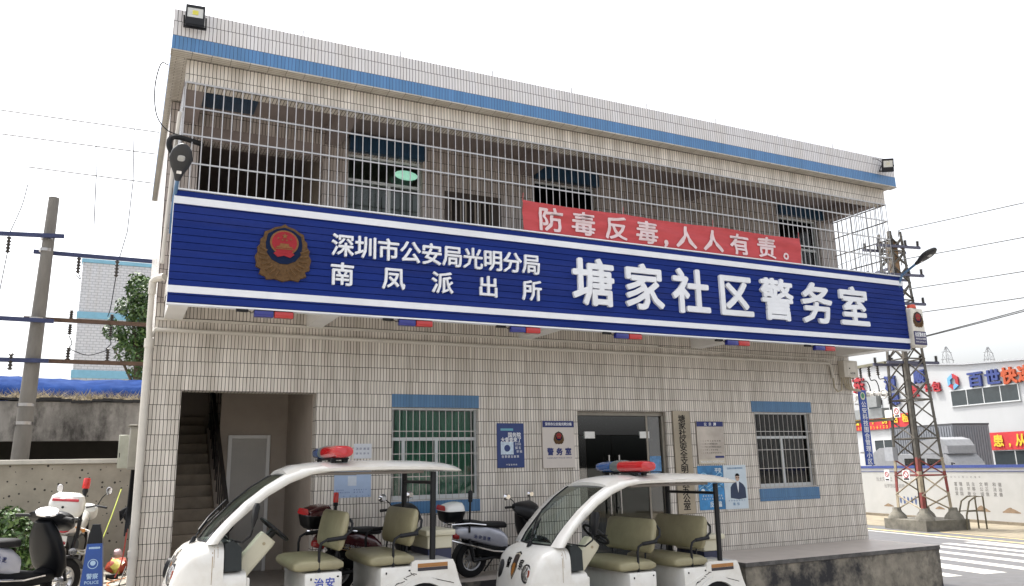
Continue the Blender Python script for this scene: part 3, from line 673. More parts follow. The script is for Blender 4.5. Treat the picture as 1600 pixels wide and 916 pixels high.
sil('print', mat('print_shirt', (.66, .68, .72), .6), [[(10.52, 1.22), (10.58, 1.22), (10.565, 1.10), (10.55, 1.02), (10.535, 1.1)]], -.0145)
sil('print', mat('print_skin', (.48, .33, .25), .6), [[(10.55+.048*cos(2*pi*k/16), 1.295+.065*sin(2*pi*k/16)) for k in range(16)]], -.0145)
sil('print', INK, [[(10.55+.052*cos(pi*k/8), 1.325+.05*sin(pi*k/8)) for k in range(9)], [(10.51, 1.30), (10.54, 1.30), (10.54, 1.287), (10.51, 1.287)], [(10.56, 1.30), (10.59, 1.30), (10.59, 1.287), (10.56, 1.287)]], -.0165)
mb = MB(); line(mb, '全民反诈共建平安社区', 10.32, 10.70, 1.47, .038, plane_front(-.014), .001); line(mb, '诚信', 10.40, 10.56, .82, .06, plane_front(-.014), .001); line(mb, '守护您的钱袋子', 10.30, 10.7, .88, .03, plane_front(-.014), .001); obj('lettering', mb, mat('print_blue', (.05, .18, .36), .6), p3)
nt_ = board('notice', 'pale blue printed notice taped to the tiles above the maroon scooter', 'notice', 2.905, 3.465, 1.19, 1.575, mat('paper_blue', (.33, .42, .58), .6, var=.06), .003)
mb = MB(); line(mb, '塘家社区警务室便民服务告示', 2.94, 3.43, 1.545, .03, plane_front(-.008), .0006)
for i, (a, b) in enumerate(((2.94, 3.05), (3.2, 3.4), (2.94, 3.14), (3.2, 3.35), (2.95, 3.44))): line(mb, '联系电话工作时间报警求助'[:4+2*(i % 3)], a, b, 1.30-.035*(i//2)-.02*(i == 4), .022, plane_front(-.008), .0006)
obj('lettering', mb, mat('print_navy', (.05, .07, .22), .7), nt_)
flat('print', nt_, mat('print_paper', (.50, .55, .62), .6), [(3.11, 3.24, 1.36, 1.50)], -.0075)
n2 = board('notice', 'small white paper notice behind the left cart\'s light bar', 'notice', 3.19, 3.465, 1.755, 1.975, mat('paper_white', (.58, .60, .64), .6, var=.05), .003)
mb = MB(); line(mb, '消防通道', 3.22, 3.43, 1.90, .04, plane_front(-.008), .0006); line(mb, '请勿停车', 3.22, 3.43, 1.83, .035, plane_front(-.008), .0006); obj('lettering', mb, INKB, n2)

# vertical blue sign on the right corner
mb = MB(); mb.box(13.975, 14.215, -.06, -.03, 1.455, 3.02, .012)
vs = obj('hanging_sign', mb, mat('sign_blue2', (.02, .06, .30), .4)); tag(vs, 'narrow vertical blue sign with white characters at the station\'s right corner', 'sign')
mb = MB(); colm(mb, '公安科技围合管理小区', 14.095, 2.78, 1.47, .128, plane_front(-.062), .001, .014, .15); obj('lettering', mb, INKW, vs)
mb = MB(); mb.prism([(14.095+.07*cos(2*pi*k/20), 2.89+.085*sin(2*pi*k/20)) for k in range(20)], 'y', -.0605, -.062); e = obj('emblem', mb, mat('emblem_pale', (.55, .56, .40), .5), vs)
mb = MB(); mb.prism([(14.095+.045*cos(2*pi*k/20), 2.90+.055*sin(2*pi*k/20)) for k in range(20)], 'y', -.062, -.064); obj('disc', mb, mat('emblem_green', (.05, .22, .12), .5), e)
mb = MB(); mb.box(13.87, 13.98, -.05, -.035, 2.7, 2.73); mb.box(13.87, 13.98, -.05, -.035, 1.7, 1.73); obj('bracket', mb, STEEL, vs)
# meter box with conduits
mb = MB(); mb.box(13.52, 13.93, -.16, -.005, 3.27, 3.62, .008); eb = obj('meter_box', mb, mat('box_beige', (.50, .47, .41), .5, var=.05)); tag(eb, 'beige meter box under the sign\'s right end with looped conduits below', 'electric box')
mb = MB(); mb.box(13.60, 13.85, -.166, -.158, 3.31, 3.57, .004); obj('door', mb, mat('box_door', (.54, .51, .45), .45), eb)
mb = MB(); line(mb, '电表箱', 13.68, 13.83, 3.35, .045, plane_front(-.168), .001); mb.box(13.66, 13.69, -.169, -.167, 3.44, 3.465); obj('lettering', mb, INK, eb)
mb = MB()
for k, (x, dx) in enumerate(((13.58, .42), (13.64, .40), (13.70, .36), (13.77, .3))): mb.tube([(x, -.08, 3.27), (x, -.08, 3.17-.02*k), (x+.06, -.06, 3.07-.012*k), (x+.15, -.05, 3.03-.012*k), (x+dx, -.05, 3.03-.012*k)], .016, 6)
mb.tube([(13.3, -.045, 3.3), (13.31, -.05, 3.05), (13.38, -.06, 2.97), (13.5, -.06, 3.0), (13.53, -.07, 3.27)], .016, 6); obj('conduit', mb, mat('conduit_tan', (.38, .33, .24), .5), eb)
# grey boxes on the alley side wall
mb = MB(); mb.box(.135, .328, .75, 1.15, 1.66, 2.27, .008); mb.box(.115, .34, .72, 1.18, 2.272, 2.29, .004)
eb = obj('electric_cabinet', mb, mat('cabinet_grey', (.24, .23, .20), .55, .2, dirt=.3, var=.1)); tag(eb, 'grey metal electric cabinet on the station\'s left side wall', 'electric box')
mb = MB(); mb.box(.145, .32, .742, .75, 1.70, 2.23, .003); obj('door', mb, mat('cabinet_door', (.27, .26, .22), .5, .2), eb)
mb = MB()
for i in range(8): mb.tube([(.2+.015*i, .9+.03*i, 1.66), (.19+.012*i, .92, 1.3-.05*i), (.17+.02*i, .8, .75+.05*i)], .012, 5)
obj('cable', mb, BLACK, eb)
mb = MB(); mb.box(-.0, .17, 1.75, 2.0, 1.69, 2.19, .006); eb = obj('electric_cabinet', mb, mat('cabinet_pale', (.36, .37, .31), .5, .1)); tag(eb, 'pale green open cabinet door beside the grey electric cabinet', 'electric box')
mb = MB(); mb.box(-.004, .0, 1.8, 1.83, 1.9, 1.98); mb.box(.02, .03, 1.745, 1.75, 1.85, 1.92); obj('latch', mb, BLACKM, eb)
# ---------------------------------------------------------------- patrol carts
CW = .62     # half width
def patrol_cart(loc, label, side_text):
    t = thing('patrol_cart', label, 'electric cart', loc, group='white patrol carts in front of the station')
    # front body
    mb = MB(); u, v = (0, 1, 0), (0, 0, 1)
    prof = [(.385, .30, .46, .36), (.40, .30, .60, .42), (.425, .30, .74, .46), (.455, .30, .87, .495), (.495, .30, .99, .525), (.545, .30, 1.08, .575), (.62, .30, 1.15, .60), (.72, .30, 1.192, .618), (.82, .30, 1.212, .622), (.96, .30, 1.20, .62)]
    mb.sup([((x, 0, (a+b)/2), u, v, hw, (b-a)/2, 6) for x, a, b, hw in prof], 40)
    body = obj('hood', mb, GELW, t, ang=50)
    bvh = BVHTree.FromObject(body, bpy.context.evaluated_depsgraph_get())
    mb = MB(); mb.sup([((.955, 0, .60), u, v, .622, .30, 8), ((1.20, 0, .60), u, v, .622, .295, 8)], 32); mb.box(1.2, 1.24, -.60, .60, .3, .82, .01); obj('dashboard_panel', mb, GELW, t)
    for s in (-1, 1):
        mb = MB(); mb.prism([(.97, .90), (1.15, .90), (1.14, 1.14), (1.06, 1.22), (.97, 1.19)], 'y', s*.60, s*.34); obj('dashboard', mb, DARKGREY, t)
        mb = MB(); mb.prism([(1.0, 1.215), (1.10, 1.20), (1.12, 1.16), (1.02, 1.175)], 'y', s*.56, s*.40); obj('dash_tray', mb, mat('tray_grey', (.30, .32, .30), .5), t)
    mb = MB(); mb.box(.98, 1.06, -.335, .335, .88, 1.19, .02); obj('dashboard', mb, DARKGREY, t)
    mb = MB(); mb.sup([((.32, 0, .42), u, v, .30, .10, 4), ((.345, 0, .42), u, v, .44, .13, 4), ((.44, 0, .42), u, v, .54, .13, 4), ((.7, 0, .40), u, v, .628, .12, 5)], 24); obj('bumper', mb, mat('bumper_navy', (.012, .016, .05), .45), t)
    # wheel arches and wheels
    for wx in (.98, 3.22):
        for s in (-1, 1):
            mb = MB(); mb.lathe((wx, s*.56, .27), (0, s, 0), [(0, -.09), (.18, -.09), (.25, -.085), (.27, -.06), (.27, .06), (.25, .085), (.18, .085), (.17, .06), (0, .05)], 28); w = obj('wheel', mb, RUBBER, t)
            mb = MB(); mb.lathe((wx, s*.565, .27), (0, s, 0), [(0, .07), (.04, .08), (.06, .06), (.12, .045), (.165, .075), (.175, .085), (.175, .05), (0, .04)], 24); obj('hubcap', mb, mat('hub_grey', (.4, .4, .4), .35, .7), w)
            mb = MB(); n = 20
            ring = lambda r, y: [(wx+r*cos(pi*k/n), y, .27+r*sin(pi*k/n)) for k in range(n+1)]
            mb.loft([ring(.345, s*.60), ring(.40, s*.60), ring(.41, s*.645), ring(.35, s*.65), ring(.345, s*.60)], caps=False, closed=False); obj('wheel_arch', mb, GELW, t)
            mb = MB(); ring2 = [(wx+.34*cos(pi*k/n), .27+.34*sin(pi*k/n)) for k in range(n+1)]; mb.prism(ring2, 'y', s*.623, s*.628); obj('wheel_well', mb, INK, t)
    # headlights, emblem, characters on the hood front
    for s in (-1, 1):
        mb = MB(); c = Vector((.40, s*.50, .92))
        nrm = Vector((-.62, s*.60, .5)).normalized()
        h = bvh.ray_cast(Vector((-.2, s*.375, .885)), Vector((1, 0, 0)))
        c = h[0]; nrm = (h[1]+Vector((-.3, s*.5, 0))).normalized(); a = nrm.cross(Vector((0, 0, 1))).normalized(); b = a.cross(nrm)
        mb.sup([(c-nrm*.05, a, b, .082, .118, 2), (c+nrm*.010, a, b, .080, .115, 2), (c+nrm*.015, a, b, .074, .107, 2)], 24); hl = obj('headlight', mb, BLACK, t)
        mb = MB(); mb.sup([(c+nrm*.010, a, b, .074, .107, 2), (c+nrm*.020, a, b, .060, .088, 2), (c+nrm*.025, a, b, .03, .045, 2)], 24)
        obj('lens', mb, mat('headlight_chrome', (.36, .35, .34), .12, .9, var=.7, scale=16, bump=.8), hl)
        mb = MB(); cc = c+nrm*.016+a*.042*s; mb.sup([(cc, a, b, .024, .052, 2.2), (cc+nrm*.008, a, b, .018, .042, 2.2)], 14); obj('indicator', mb, mat('indicator_red', (.20, .045, .025), .2), hl)
    MV = Matrix(((0, 0, -1, -.35), (-1, 0, 0, 0), (0, 1, 0, 0), (0, 0, 0, 1)))      # seen from the cart's front: right is -Y
    for ch, yy in (('警', .175), ('察', -.175)):
        mb = MB(); put(mb, ch, -yy, .975, .12, .135, MV, .001, .02)
        bmesh.ops.subdivide_edges(mb.bm, edges=[e for e in mb.bm.edges if e.calc_length() > .03], cuts=1)
        onto(mb, bvh, (1, 0, 0)); obj('lettering', mb, INK, t, ang=80)
    shp = lambda k: [(-.095*k, .16*k), (-.05*k, .175*k), (0, .19*k), (.05*k, .175*k), (.095*k, .16*k), (.10*k, -.02*k), (.06*k, -.13*k), (0, -.21*k), (-.06*k, -.13*k), (-.10*k, -.02*k)]
    def decal(kk, lift, m, poly=None):
        mb = MB(); pts = poly or shp(kk); c = Vector((-.35, 0, .96)); ctr = mb.bm.verts.new(c+Vector((0, 0, 0))); rows = []
        for q in (.34, .67, 1): rows.append([mb.bm.verts.new(c+Vector((0, -x*q, z*q))) for x, z in pts])
        n = len(pts)
        for i in range(n):
            j = (i+1) % n; mb.bm.faces.new((ctr, rows[0][i], rows[0][j]))
            for a, b in ((0, 1), (1, 2)): mb.bm.faces.new((rows[a][i], rows[b][i], rows[b][j], rows[a][j]))
        onto(mb, bvh, (1, 0, 0), lift); return obj('shield_decal', mb, m, t, ang=80)
    decal(.84, .003, INK); decal(.76, .0045, mat('decal_cream', (.36, .32, .24), .4)); decal(.69, .006, mat('decal_dark', (.035, .025, .022), .4)); decal(.4, .0075, mat('decal_orange', (.30, .12, .02), .4), [(x*.40, z*.40-.05) for x, z in shp(1)])
    mb = MB()
    for x, za, zb, w in ((.845, 1.17, .78, .004), (.862, 1.16, .95, .003), (.90, 1.17, 1.05, .003)):
        mb.loft([[(x-w, -1, za+(zb-za)*k/6), (x+w*(1-k/7), -1, za+(zb-za)*k/6)] for k in range(7)], caps=False, closed=False)
    onto(mb, bvh, (0, 1, 0), .002); obj('rust_streak', mb, mat('rust_stain', (.30, .20, .10), .8, spec=.1, var=.4, scale=20), t, ang=80)
    # windscreen and pillars
    o_ = [(.80, 1.205), (.88, 1.315), (.97, 1.41), (1.16, 1.60), (1.37, 1.765), (1.56, 1.88), (1.76, 1.95)]
    wy = [.42, .43, .44, .46, .48, .495, .505]
    mb = MB(); secs = []
    for (x, z), w_ in zip(o_, wy):
        secs.append([(x-.05*(1-(k/8-1)**2), -w_+2*w_*k/16, z) for k in range(17)])
    mb.loft(secs, caps=False, closed=False); ws = obj('windscreen', mb, WSHIELD, t, ang=80)
    mb = MB()
    mb.tube([(o_[0][0]-.05*(1-(k/8-1)**2), -.42+.84*k/16, o_[0][1]) for k in range(17)], .014, 6)
    for s in (-1, 1): mb.tube([(x-.004, s*w_, z) for (x, z), w_ in zip(o_, wy)], .011, 6)
    obj('seal', mb, BLACK, ws)
    mb = MB(); mb.loft([[(x-.055*(1-(k/8-1)**2)-.006, -.49+.98*k/16, z) for k in range(17)] for x, z in ((1.60, 1.894), (1.66, 1.916), (1.73, 1.942))], caps=False, closed=False); obj('sun_strip', mb, mat('tint_strip', (.02, .03, .03), .2), ws)
    out = [(.78, 1.19), (.88, 1.325), (.97, 1.425), (1.16, 1.615), (1.37, 1.78), (1.56, 1.895), (1.76, 1.968), (2.0, 2.0)]
    inn = [(.90, 1.19), (.97, 1.285), (1.04, 1.365), (1.21, 1.515), (1.40, 1.665), (1.63, 1.80), (1.88, 1.895), (2.12, 1.925)]
    for s in (-1, 1):
        mb = MB(); secs = []
        for (a, b), (c, d_), w_ in zip(out, inn, wy+[.52]):
            secs.append([(a, s*w_, b), (a+(c-a)*.12, s*.612, b+(d_-b)*.12), (a+(c-a)*.5, s*.632, b+(d_-b)*.5), (a+(c-a)*.9, s*.612, b+(d_-b)*.9), (c, s*.555, d_), (a+(c-a)*.5, s*(w_+.02), b+(d_-b)*.5)])
        mb.loft(secs); obj('front_pillar', mb, GELW, t, ang=60)
    # roof
    mb = MB(); secs = []
    for x, zb, th, hw in ((1.60, 1.885, .03, .56), (1.72, 1.915, .05, .60), (1.95, 1.92, .075, .632), (2.3, 1.925, .085, .64), (2.8, 1.925, .085, .64), (3.3, 1.915, .08, .64), (3.58, 1.90, .07, .635), (3.70, 1.895, .05, .615), (3.74, 1.895, .02, .58)):
        ring = []; m_ = 14
        for k in range(m_+1):
            y = -1+2*k/m_; ring.append((x, y*hw, zb+th*.55+(th*.45+.045)*(1-abs(y)**2.6)))
        ring += [(x, hw*.985, zb+.012), (x, hw*.9, zb), (x, -hw*.9, zb), (x, -hw*.985, zb+.012)]
        secs.append(ring)
    mb.loft(secs); obj('roof', mb, GELW, t, ang=50)
    mb = MB()
    for s in (-1, 1): mb.box(1.95, 3.25, s*.50-.05, s*.50+.05, 1.885, 1.918, .006)
    mb.box(2.3, 2.42, -.5, .5, 1.88, 1.912); obj('roof_rail', mb, mat('rail_taupe', (.16, .14, .125), .5), t)
    mb = MB()
    for s in (-1, 1): mb.tube([(3.355, s*.555, .80), (3.36, s*.555, 1.0), (3.37, s*.555, 1.90)], .036, 10)
    mb.tube([(3.365, -.55, 1.77), (3.365, .55, 1.77)], .02, 8); obj('rear_post', mb, BLACKM, t)
    # floor, seats
    mb = MB(); mb.box(1.1, 2.75, -.60, .60, .30, .38, .01); mb.box(1.15, 2.7, -.615, .615, .27, .305); obj('floor', mb, mat('floor_mat', (.04, .04, .04), .8), t)
    def seat(bx0, bx1, nm):
        mb = MB(); mb.box(bx0, bx1, -.61, .61, .36, .815, .02, seg=2); b = obj('seat_base', mb, GELW, t)
        mb = MB(); mb.box(bx0+.06, bx0+.075, -.618, -.608, .74, .765); mb.ball((bx1-.05, -.612, .765), .014, .006, .01, 8); obj('latch', mb, BLACK, b)
        mb = MB(); x0, x1 = bx0-.12, bx1+.02
        mb.sup([((x0+.0, 0, .885), u, v, .56, .03, 5), ((x0+.025, 0, .885), u, v, .585, .058, 5), ((x0+.09, 0, .89), u, v, .60, .072, 5), ((x0+.3, 0, .895), u, v, .60, .072, 5), ((x1-.06, 0, .89), u, v, .60, .07, 5), ((x1, 0, .885), u, v, .58, .04, 5)], 40)
        obj('seat_cushion', mb, VINYL, t, ang=50)
        cx = bx1-.02; ax = Vector((.20, 0, 1)).normalized(); px_ = Vector((1, 0, -.2)).normalized(); c0 = Vector((cx, 0, 1.03))
        mb = MB(); yv = Vector((0, 1, 0))
        def bs(q, hw, th, p=4): return (c0+ax*q, yv, px_, hw, th, p)
        mb.sup([bs(0, .50, .02), bs(.02, .545, .042), bs(.07, .57, .056), bs(.2, .575, .062), bs(.32, .575, .058), bs(.39, .565, .048), bs(.425, .54, .034), bs(.44, .50, .015)], 40)
        obj('backrest', mb, VINYL, t, ang=50)
        mb = MB()
        for s in (-1, 1):
            mb.tube([(bx0+.16, s*.585, .82), (bx0+.155, s*.585, 1.06), (bx0+.175, s*.585, 1.13), (bx0+.23, s*.588, 1.16), (bx0+.38, s*.59, 1.175), (bx1+.02, s*.59, 1.19), (bx1+.10, s*.585, 1.25), (bx1+.115, s*.57, 1.33), (bx1+.10, s*.52, 1.38)], .016, 8)
            mb.tube([(bx0+.24, s*.588, 1.162), (bx0+.38, s*.59, 1.175), (bx0+.46, s*.59, 1.181)], .025, 8)
            mb.tube([(bx1-.03, s*.40, .90), (bx1+.0, s*.40, 1.1)], .012, 6)
        obj('armrest', mb, BLACKM, t)
        return b
    fs = seat(1.83, 2.25, 'front'); rs = seat(2.70, 3.10, 'rear')
    if side_text:
        mb = MB(); line(mb, '治安', 1.93, 2.17, .705, .115, plane_front(-.6115), .001, .02, 1.0); obj('lettering', mb, mat('decal_blue', (.03, .06, .36), .4), t)
    # steering column and wheel
    mb = MB(); a = Vector((1.10, -.32, .80)); b = Vector((1.46, -.32, 1.22)); d_ = (b-a).normalized(); uu = Vector((0, 1, 0)); vv = d_.cross(uu)
    mb.sup([(a, uu, vv, .10, .10, 5), (a+d_*.25, uu, vv, .10, .10, 5), (b-d_*.05, uu, vv, .095, .105, 5), (b, uu, vv, .085, .095, 5)], 28); cl = obj('steering_column', mb, BEIGE, t)
    mb = MB(); mb.lathe(b-d_*.09-Vector((0, .095, 0)), (0, -1, 0), [(0, 0), (.018, 0), (.018, .006), (.008, .006), (0, .004)], 14); obj('key_switch', mb, mat('key_brass', (.35, .30, .2), .4, .5), cl)
    mb = MB(); c = b+d_*.10; rw = .19; N_ = 30
    mb.tube([c+uu*rw*cos(2*pi*k/N_)+vv*rw*sin(2*pi*k/N_) for k in range(N_+1)], .017, 8)
    for q in (0, 2.1, 4.2): mb.tube([c, c+uu*rw*cos(q)+vv*rw*sin(q)], .014, 6)
    mb.tube([b-d_*.01, c], .045, 10); obj('steering_wheel', mb, BLACK, t)
    mb = MB(); mb.tube([(1.47, -.32, 1.27), (1.5, -.42, 1.29), (1.52, -.60, 1.30)], .012, 6); obj('lever', mb, BLACK, cl)
    # mirrors, wiper
    for s in (-1, 1):
        mb = MB(); mb.tube([(1.05, s*.56, 1.21), (1.13, s*.70, 1.20), (1.20, s*.76, 1.27), (1.22, s*.76, 1.34)], .012, 6)
        mb.sup([((1.215, s*.77, 1.33), (0, 1, 0), (.4, 0, 1), .055, .001, 5), ((1.235, s*.77, 1.45), (0, 1, 0), (1, 0, 0), .072, .030, 4), ((1.25, s*.77, 1.57), (0, 1, 0), (1, 0, 0), .072, .032, 4), ((1.255, s*.77, 1.61), (0, 1, 0), (1, 0, 0), .06, .016, 4)], 20); obj('mirror', mb, BLACK, t)
    mb = MB(); mb.tube([(.70, -.05, 1.19), (.72, -.04, 1.26), (.80, .05, 1.36), (.97, .16, 1.50)], .010, 6); mb.tube([(.74, -.02, 1.31), (.86, .12, 1.45), (1.05, .26, 1.62)], .012, 6); mb.sup([((.67, -.05, 1.18), (0, 1, 0), (1, 0, .3), .03, .03, 3), ((.70, -.05, 1.25), (0, 1, 0), (1, 0, .3), .025, .025, 3)], 12); obj('wiper', mb, BLACK, t)
    # rear body
    arch = [(3.22+.345*cos(pi-pi*k/14), .27+.345*sin(pi-pi*k/14)) for k in range(15)]
    mb = MB(); mb.prism([(2.72, .36), (2.72, .60), (3.06, .74), (3.08, .855), (3.12, .875), (3.60, .86), (3.63, .80), (3.68, .62), (3.73, .50), (3.73, .36), (3.57, .36)]+list(reversed(arch))[1:-1]+[(2.86, .36)], 'y', -.618, .618)
    bmesh.ops.bevel(mb.bm, geom=[e for e in mb.bm.edges], offset=.012, segments=2, affect='EDGES', profile=.5) if False else None
    rb = obj('rear_body', mb, GELW, t)
    mb = MB(); mb.box(3.15, 3.53, -.622, -.619, .79, .835); obj('reflector', mb, mat('reflector_orange', (.34, .155, .045), .4), rb)
    mb = MB(); mb.box(3.15, 3.53, -.6215, -.6185, .75, .788); obj('reflector', mb, mat('reflector_black', (.03, .025, .035), .4), rb)
    mb = MB(); mb.box(3.57, 3.74, -.622, .622, .40, .50, .01); obj('bumper', mb, mat('bumper_navy', (.012, .016, .05), .45), rb)
    mb = MB()
    for k in range(9): mb.tube([(2.86+.03*k+random.uniform(-.01, .01), -.6195, .60+.018*k+random.uniform(-.02, .02)), (2.90+.03*k, -.6195, .63+.012*k+random.uniform(-.02, .02))], .004, 4)
    for k in range(6): mb.tube([(3.3+.05*k, -.6195, .665-.012*k), (3.36+.05*k, -.6195, .655-.014*k)], .004, 4)
    obj('flame_decal', mb, INK, rb)
    # storage box behind the rear post
    mb = MB(); mb.box(3.46, 3.80, -.10, .56, .94, 1.10, .012); mb.box(3.43, 3.83, -.14, .60, 1.10, 1.17, .014, seg=2); bx = obj('storage_box', mb, BEIGE, t)
    mb = MB(); mb.box(3.47, 3.79, -.09, .55, .80, .938, .006); obj('box_base', mb, mat('box_navy', (.015, .02, .06), .45), bx)
    # light bar across the roof
    mb = MB(); mb.sup([((2.24, s*.50, 2.13), (1, 0, 0), (0, 0, 1), .10*q, .05*q, 3) for s, q in ((-1, .7), (-.9, .95), (0, 1), (.9, .95), (1, .7))], 20) if False else None
    lbm = MB(); lbm.box(2.14, 2.34, -.46, .46, 2.065, 2.085, .006); lb_ = obj('light_bar', lbm, BLACKM, t)
    yv = lambda y, rx, rz, cz=2.155: ((2.24, y, cz), (1, 0, 0), (0, 0, 1), rx, rz, 2.6)
    mb = MB(); mb.sup([yv(-.60, .07, .045), yv(-.58, .115, .062), yv(-.45, .145, .074), yv(-.04, .155, .078)], 20); obj('red_lens', mb, REDL, lb_)
    mb = MB(); mb.sup([yv(.60, .07, .045), yv(.58, .115, .062), yv(.45, .145, .074), yv(.16, .155, .078)], 20); obj('blue_lens', mb, BLUEL, lb_)
    mb = MB(); mb.sup([yv(-.04, .15, .074), yv(.0, .155, .082, 2.16), (( 2.24, .06, 2.16), (1, 0, 0), (0, 0, 1), .155, .086, 2.6), yv(.12, .155, .082, 2.16), yv(.16, .15, .074)], 20); obj('speaker_section', mb, mat('lightbar_grey', (.10, .12, .12), .35), lb_)
    mb = MB()
    for y in (-.36, .36):
        for x in (2.17, 2.31): mb.box(x-.03, x+.03, y-.03, y+.03, 1.985, 2.066, .004)
    obj('foot', mb, BLACKM, lb_)
    mb = MB(); mb.tube([(2.36, -.2, 2.06), (2.42, -.1, 2.03), (2.47, -.02, 2.05), (2.5, .1, 2.02)], .01, 6); obj('wiring', mb, mat('wire_blue', (.03, .06, .3), .4), lb_)
    return t
patrol_cart((.15, -2.6+.62, -.35), 'white open patrol cart in front of the stairway with 治安 on its seat base', True)
patrol_cart((4.2, -3.0+.62, -.60), 'white open patrol cart in front of the glass door with police shield on its hood', False)

# ---------------------------------------------------------------- motor scooters (local x forward, y left)
def wheel(t, x, r=.26, w=.055, dark=True):
    mb = MB(); mb.lathe((x, 0, r), (0, 1, 0), [(r*.62, -w*.8), (r*.82, -w), (r*.96, -w*.75), (r, 0), (r*.96, w*.75), (r*.82, w), (r*.62, w*.8), (r*.62, -w*.8)], 32); wh = obj('wheel', mb, RUBBER, t)
    mb = MB(); mb.lathe((x, 0, r), (0, 1, 0), [(r*.64, -w*.7), (r*.55, -w*.5), (r*.55, w*.5), (r*.64, w*.7), (r*.64, -w*.7)], 28)
    for k in range(10): a = 2*pi*k/10; mb.tube([(x, 0, r), (x+r*.58*cos(a), 0, r+r*.58*sin(a))], .011, 5)
    mb.lathe((x, 0, r), (0, 1, 0), [(0, -.07), (.035, -.07), (.045, 0), (.035, .07), (0, .07)], 14); obj('rim', mb, mat('alloy', (.35, .35, .36), .35, .8), wh)
def scooter(loc, rz, label, body, body2, k=.94, sw=1.0, kc=1.0, box=None, lamp=None, steer=0, lean=0, text=None, seatm=None, silver_rail=True, screen=False, boxtop=None, stripe=None, mirrors=True):
    t = thing('scooter', label, 'scooter', loc, rz); t.rotation_euler = (lean, 0, rz); t.scale = (k,)*3; Y, Z = (0, 1, 0), (0, 0, 1)
    wheel(t, -.62, .285, .065); wheel(t, .68)
    seatm = seatm or mat('seat_black', (.008, .008, .009), .55, spec=.3, var=.2, bump=.05)
    mb = MB(); mb.sup([((-.98, 0, .70), Y, Z, .05, .05, 3), ((-.92, 0, .71), Y, Z, .11, .085, 3), ((-.70, 0, .69), Y, Z, .145, .12, 3), ((-.40, 0, .64), Y, Z, .165, .155, 3), ((-.12, 0, .56), Y, Z, .15, .16, 3), ((.0, 0, .50), Y, Z, .12, .13, 3)], 28); bd = obj('side_panel', mb, body, t)
    bvh = BVHTree.FromObject(bd, bpy.context.evaluated_depsgraph_get())
    if text:
        ch, m_, x0, x1, zc, h = text
        M_ = Matrix(((1, 0, 0, 0), (0, 0, -1, -.4), (-.22, 1, 0, 0), (0, 0, 0, 1))); mb = MB(); line(mb, ch, x0, x1, zc, h, M_, .0008, .02)
        onto(mb, bvh, (0, 1, 0), .004); obj('lettering', mb, m_, t, ang=80)
    if stripe:
        mb = MB(); s0 = [(-.86, .62), (-.10, .43), (-.10, .48), (-.86, .68)]; mb.loft([[(x, -.4, z+dz) for x, z in ((-.86+.076*k, .63-.019*k) for k in range(11))] for dz in (0, .045)], caps=False, closed=False)
        onto(mb, bvh, (0, 1, 0), .004); obj('stripe', mb, stripe, t, ang=80)
    mb = MB(); mb.sup([((-1.02, 0, .66), Y, Z, .03, .03, 3), ((-.98, 0, .66), Y, Z, .09, .05, 3), ((-.90, 0, .65), Y, Z, .11, .06, 3)], 20); obj('tail_light', mb, mat('tail_red', (.25, .015, .015), .2), t)
    mb = MB(); mb.sup([((-.86, 0, .82), Y, Z, .10, .02, 3), ((-.80, 0, .835), Y, Z, .13, .05, 3), ((-.55, 0, .815), Y, Z, .15, .05, 3), ((-.38, 0, .785), Y, Z, .15, .045, 3), ((-.15, 0, .775), Y, Z, .14, .05, 3), ((-.02, 0, .765), Y, Z, .09, .05, 3), ((.02, 0, .75), Y, Z, .05, .03, 3)], 28); obj('seat', mb, seatm, t)
    mb = MB(); mb.sup([((-.55, 0, .42), Y, Z, .10, .10, 4), ((-.1, 0, .36), Y, Z, .14, .12, 4), ((.35, 0, .33), Y, Z, .14, .07, 4), ((.46, 0, .36), Y, Z, .13, .08, 4)], 24); obj('footboard', mb, body2, t)
    for s in (-1, 1):
        mb = MB(); mb.tube([(-.62, s*.09, .26), (-.72, s*.10, .60)], .022, 8); mb.tube([(-.64, s*.10, .34), (-.70, s*.10, .54)], .036, 8); mb.tube([(-.62, s*.09, .26), (-.15, s*.10, .30)], .025, 6); obj('shock_absorber', mb, BLACKM, t)
    mb = MB(); ax = Vector((-.32, 0, .95)).normalized()
    sh = []
    for q, hw, th in ((0, .13, .04), (.12, .19, .06), (.3, .20, .07), (.48, .17, .075), (.6, .12, .07), (.68, .08, .06)): sh.append((Vector((.52, 0, .34))+ax*q, Y, (1, 0, .3), hw*sw, th, 3))
    mb.sup(sh, 24); obj('leg_shield', mb, body2, t)
    mb = MB(); sh = []
    for q, hw, th in ((.04, .10, .03), (.15, .175, .05), (.33, .18, .06), (.5, .14, .06), (.62, .08, .05)): sh.append((Vector((.575, 0, .36))+ax*q, Y, (1, 0, .3), hw, th, 3))
    mb.sup(sh, 24); obj('front_panel', mb, body, t)
    # steering assembly turned by `steer`
    RZ = Matrix.Translation((.40, 0, 0)) @ Matrix.Rotation(steer, 4, 'Z')
    T = lambda pts: [RZ @ Vector(p) for p in pts]
    mb = MB(); RM = RZ.to_3x3()
    mb.sup([(RZ @ Vector(c), RM @ Vector(Y), RM @ Vector(v), a*kc, b*kc, 3) for c, v, a, b in (((-.10, 0, 1.03), (-.5, 0, 1), .05, .02), ((-.05, 0, 1.02), (-.4, 0, 1), .18, .05), ((.03, 0, 1.0), (-.3, 0, 1), .20, .075), ((.12, 0, .97), (-.2, 0, 1), .17, .075), ((.20, 0, .93), (0, 0, 1), .11, .06), ((.23, 0, .92), (0, 0, 1), .05, .03))], 24)
    mb.tube(T([(0, 0, .95), (.10, 0, .72)]), .06, 10); hb = obj('handlebar_cowl', mb, BLACK, t)
    mb = MB()
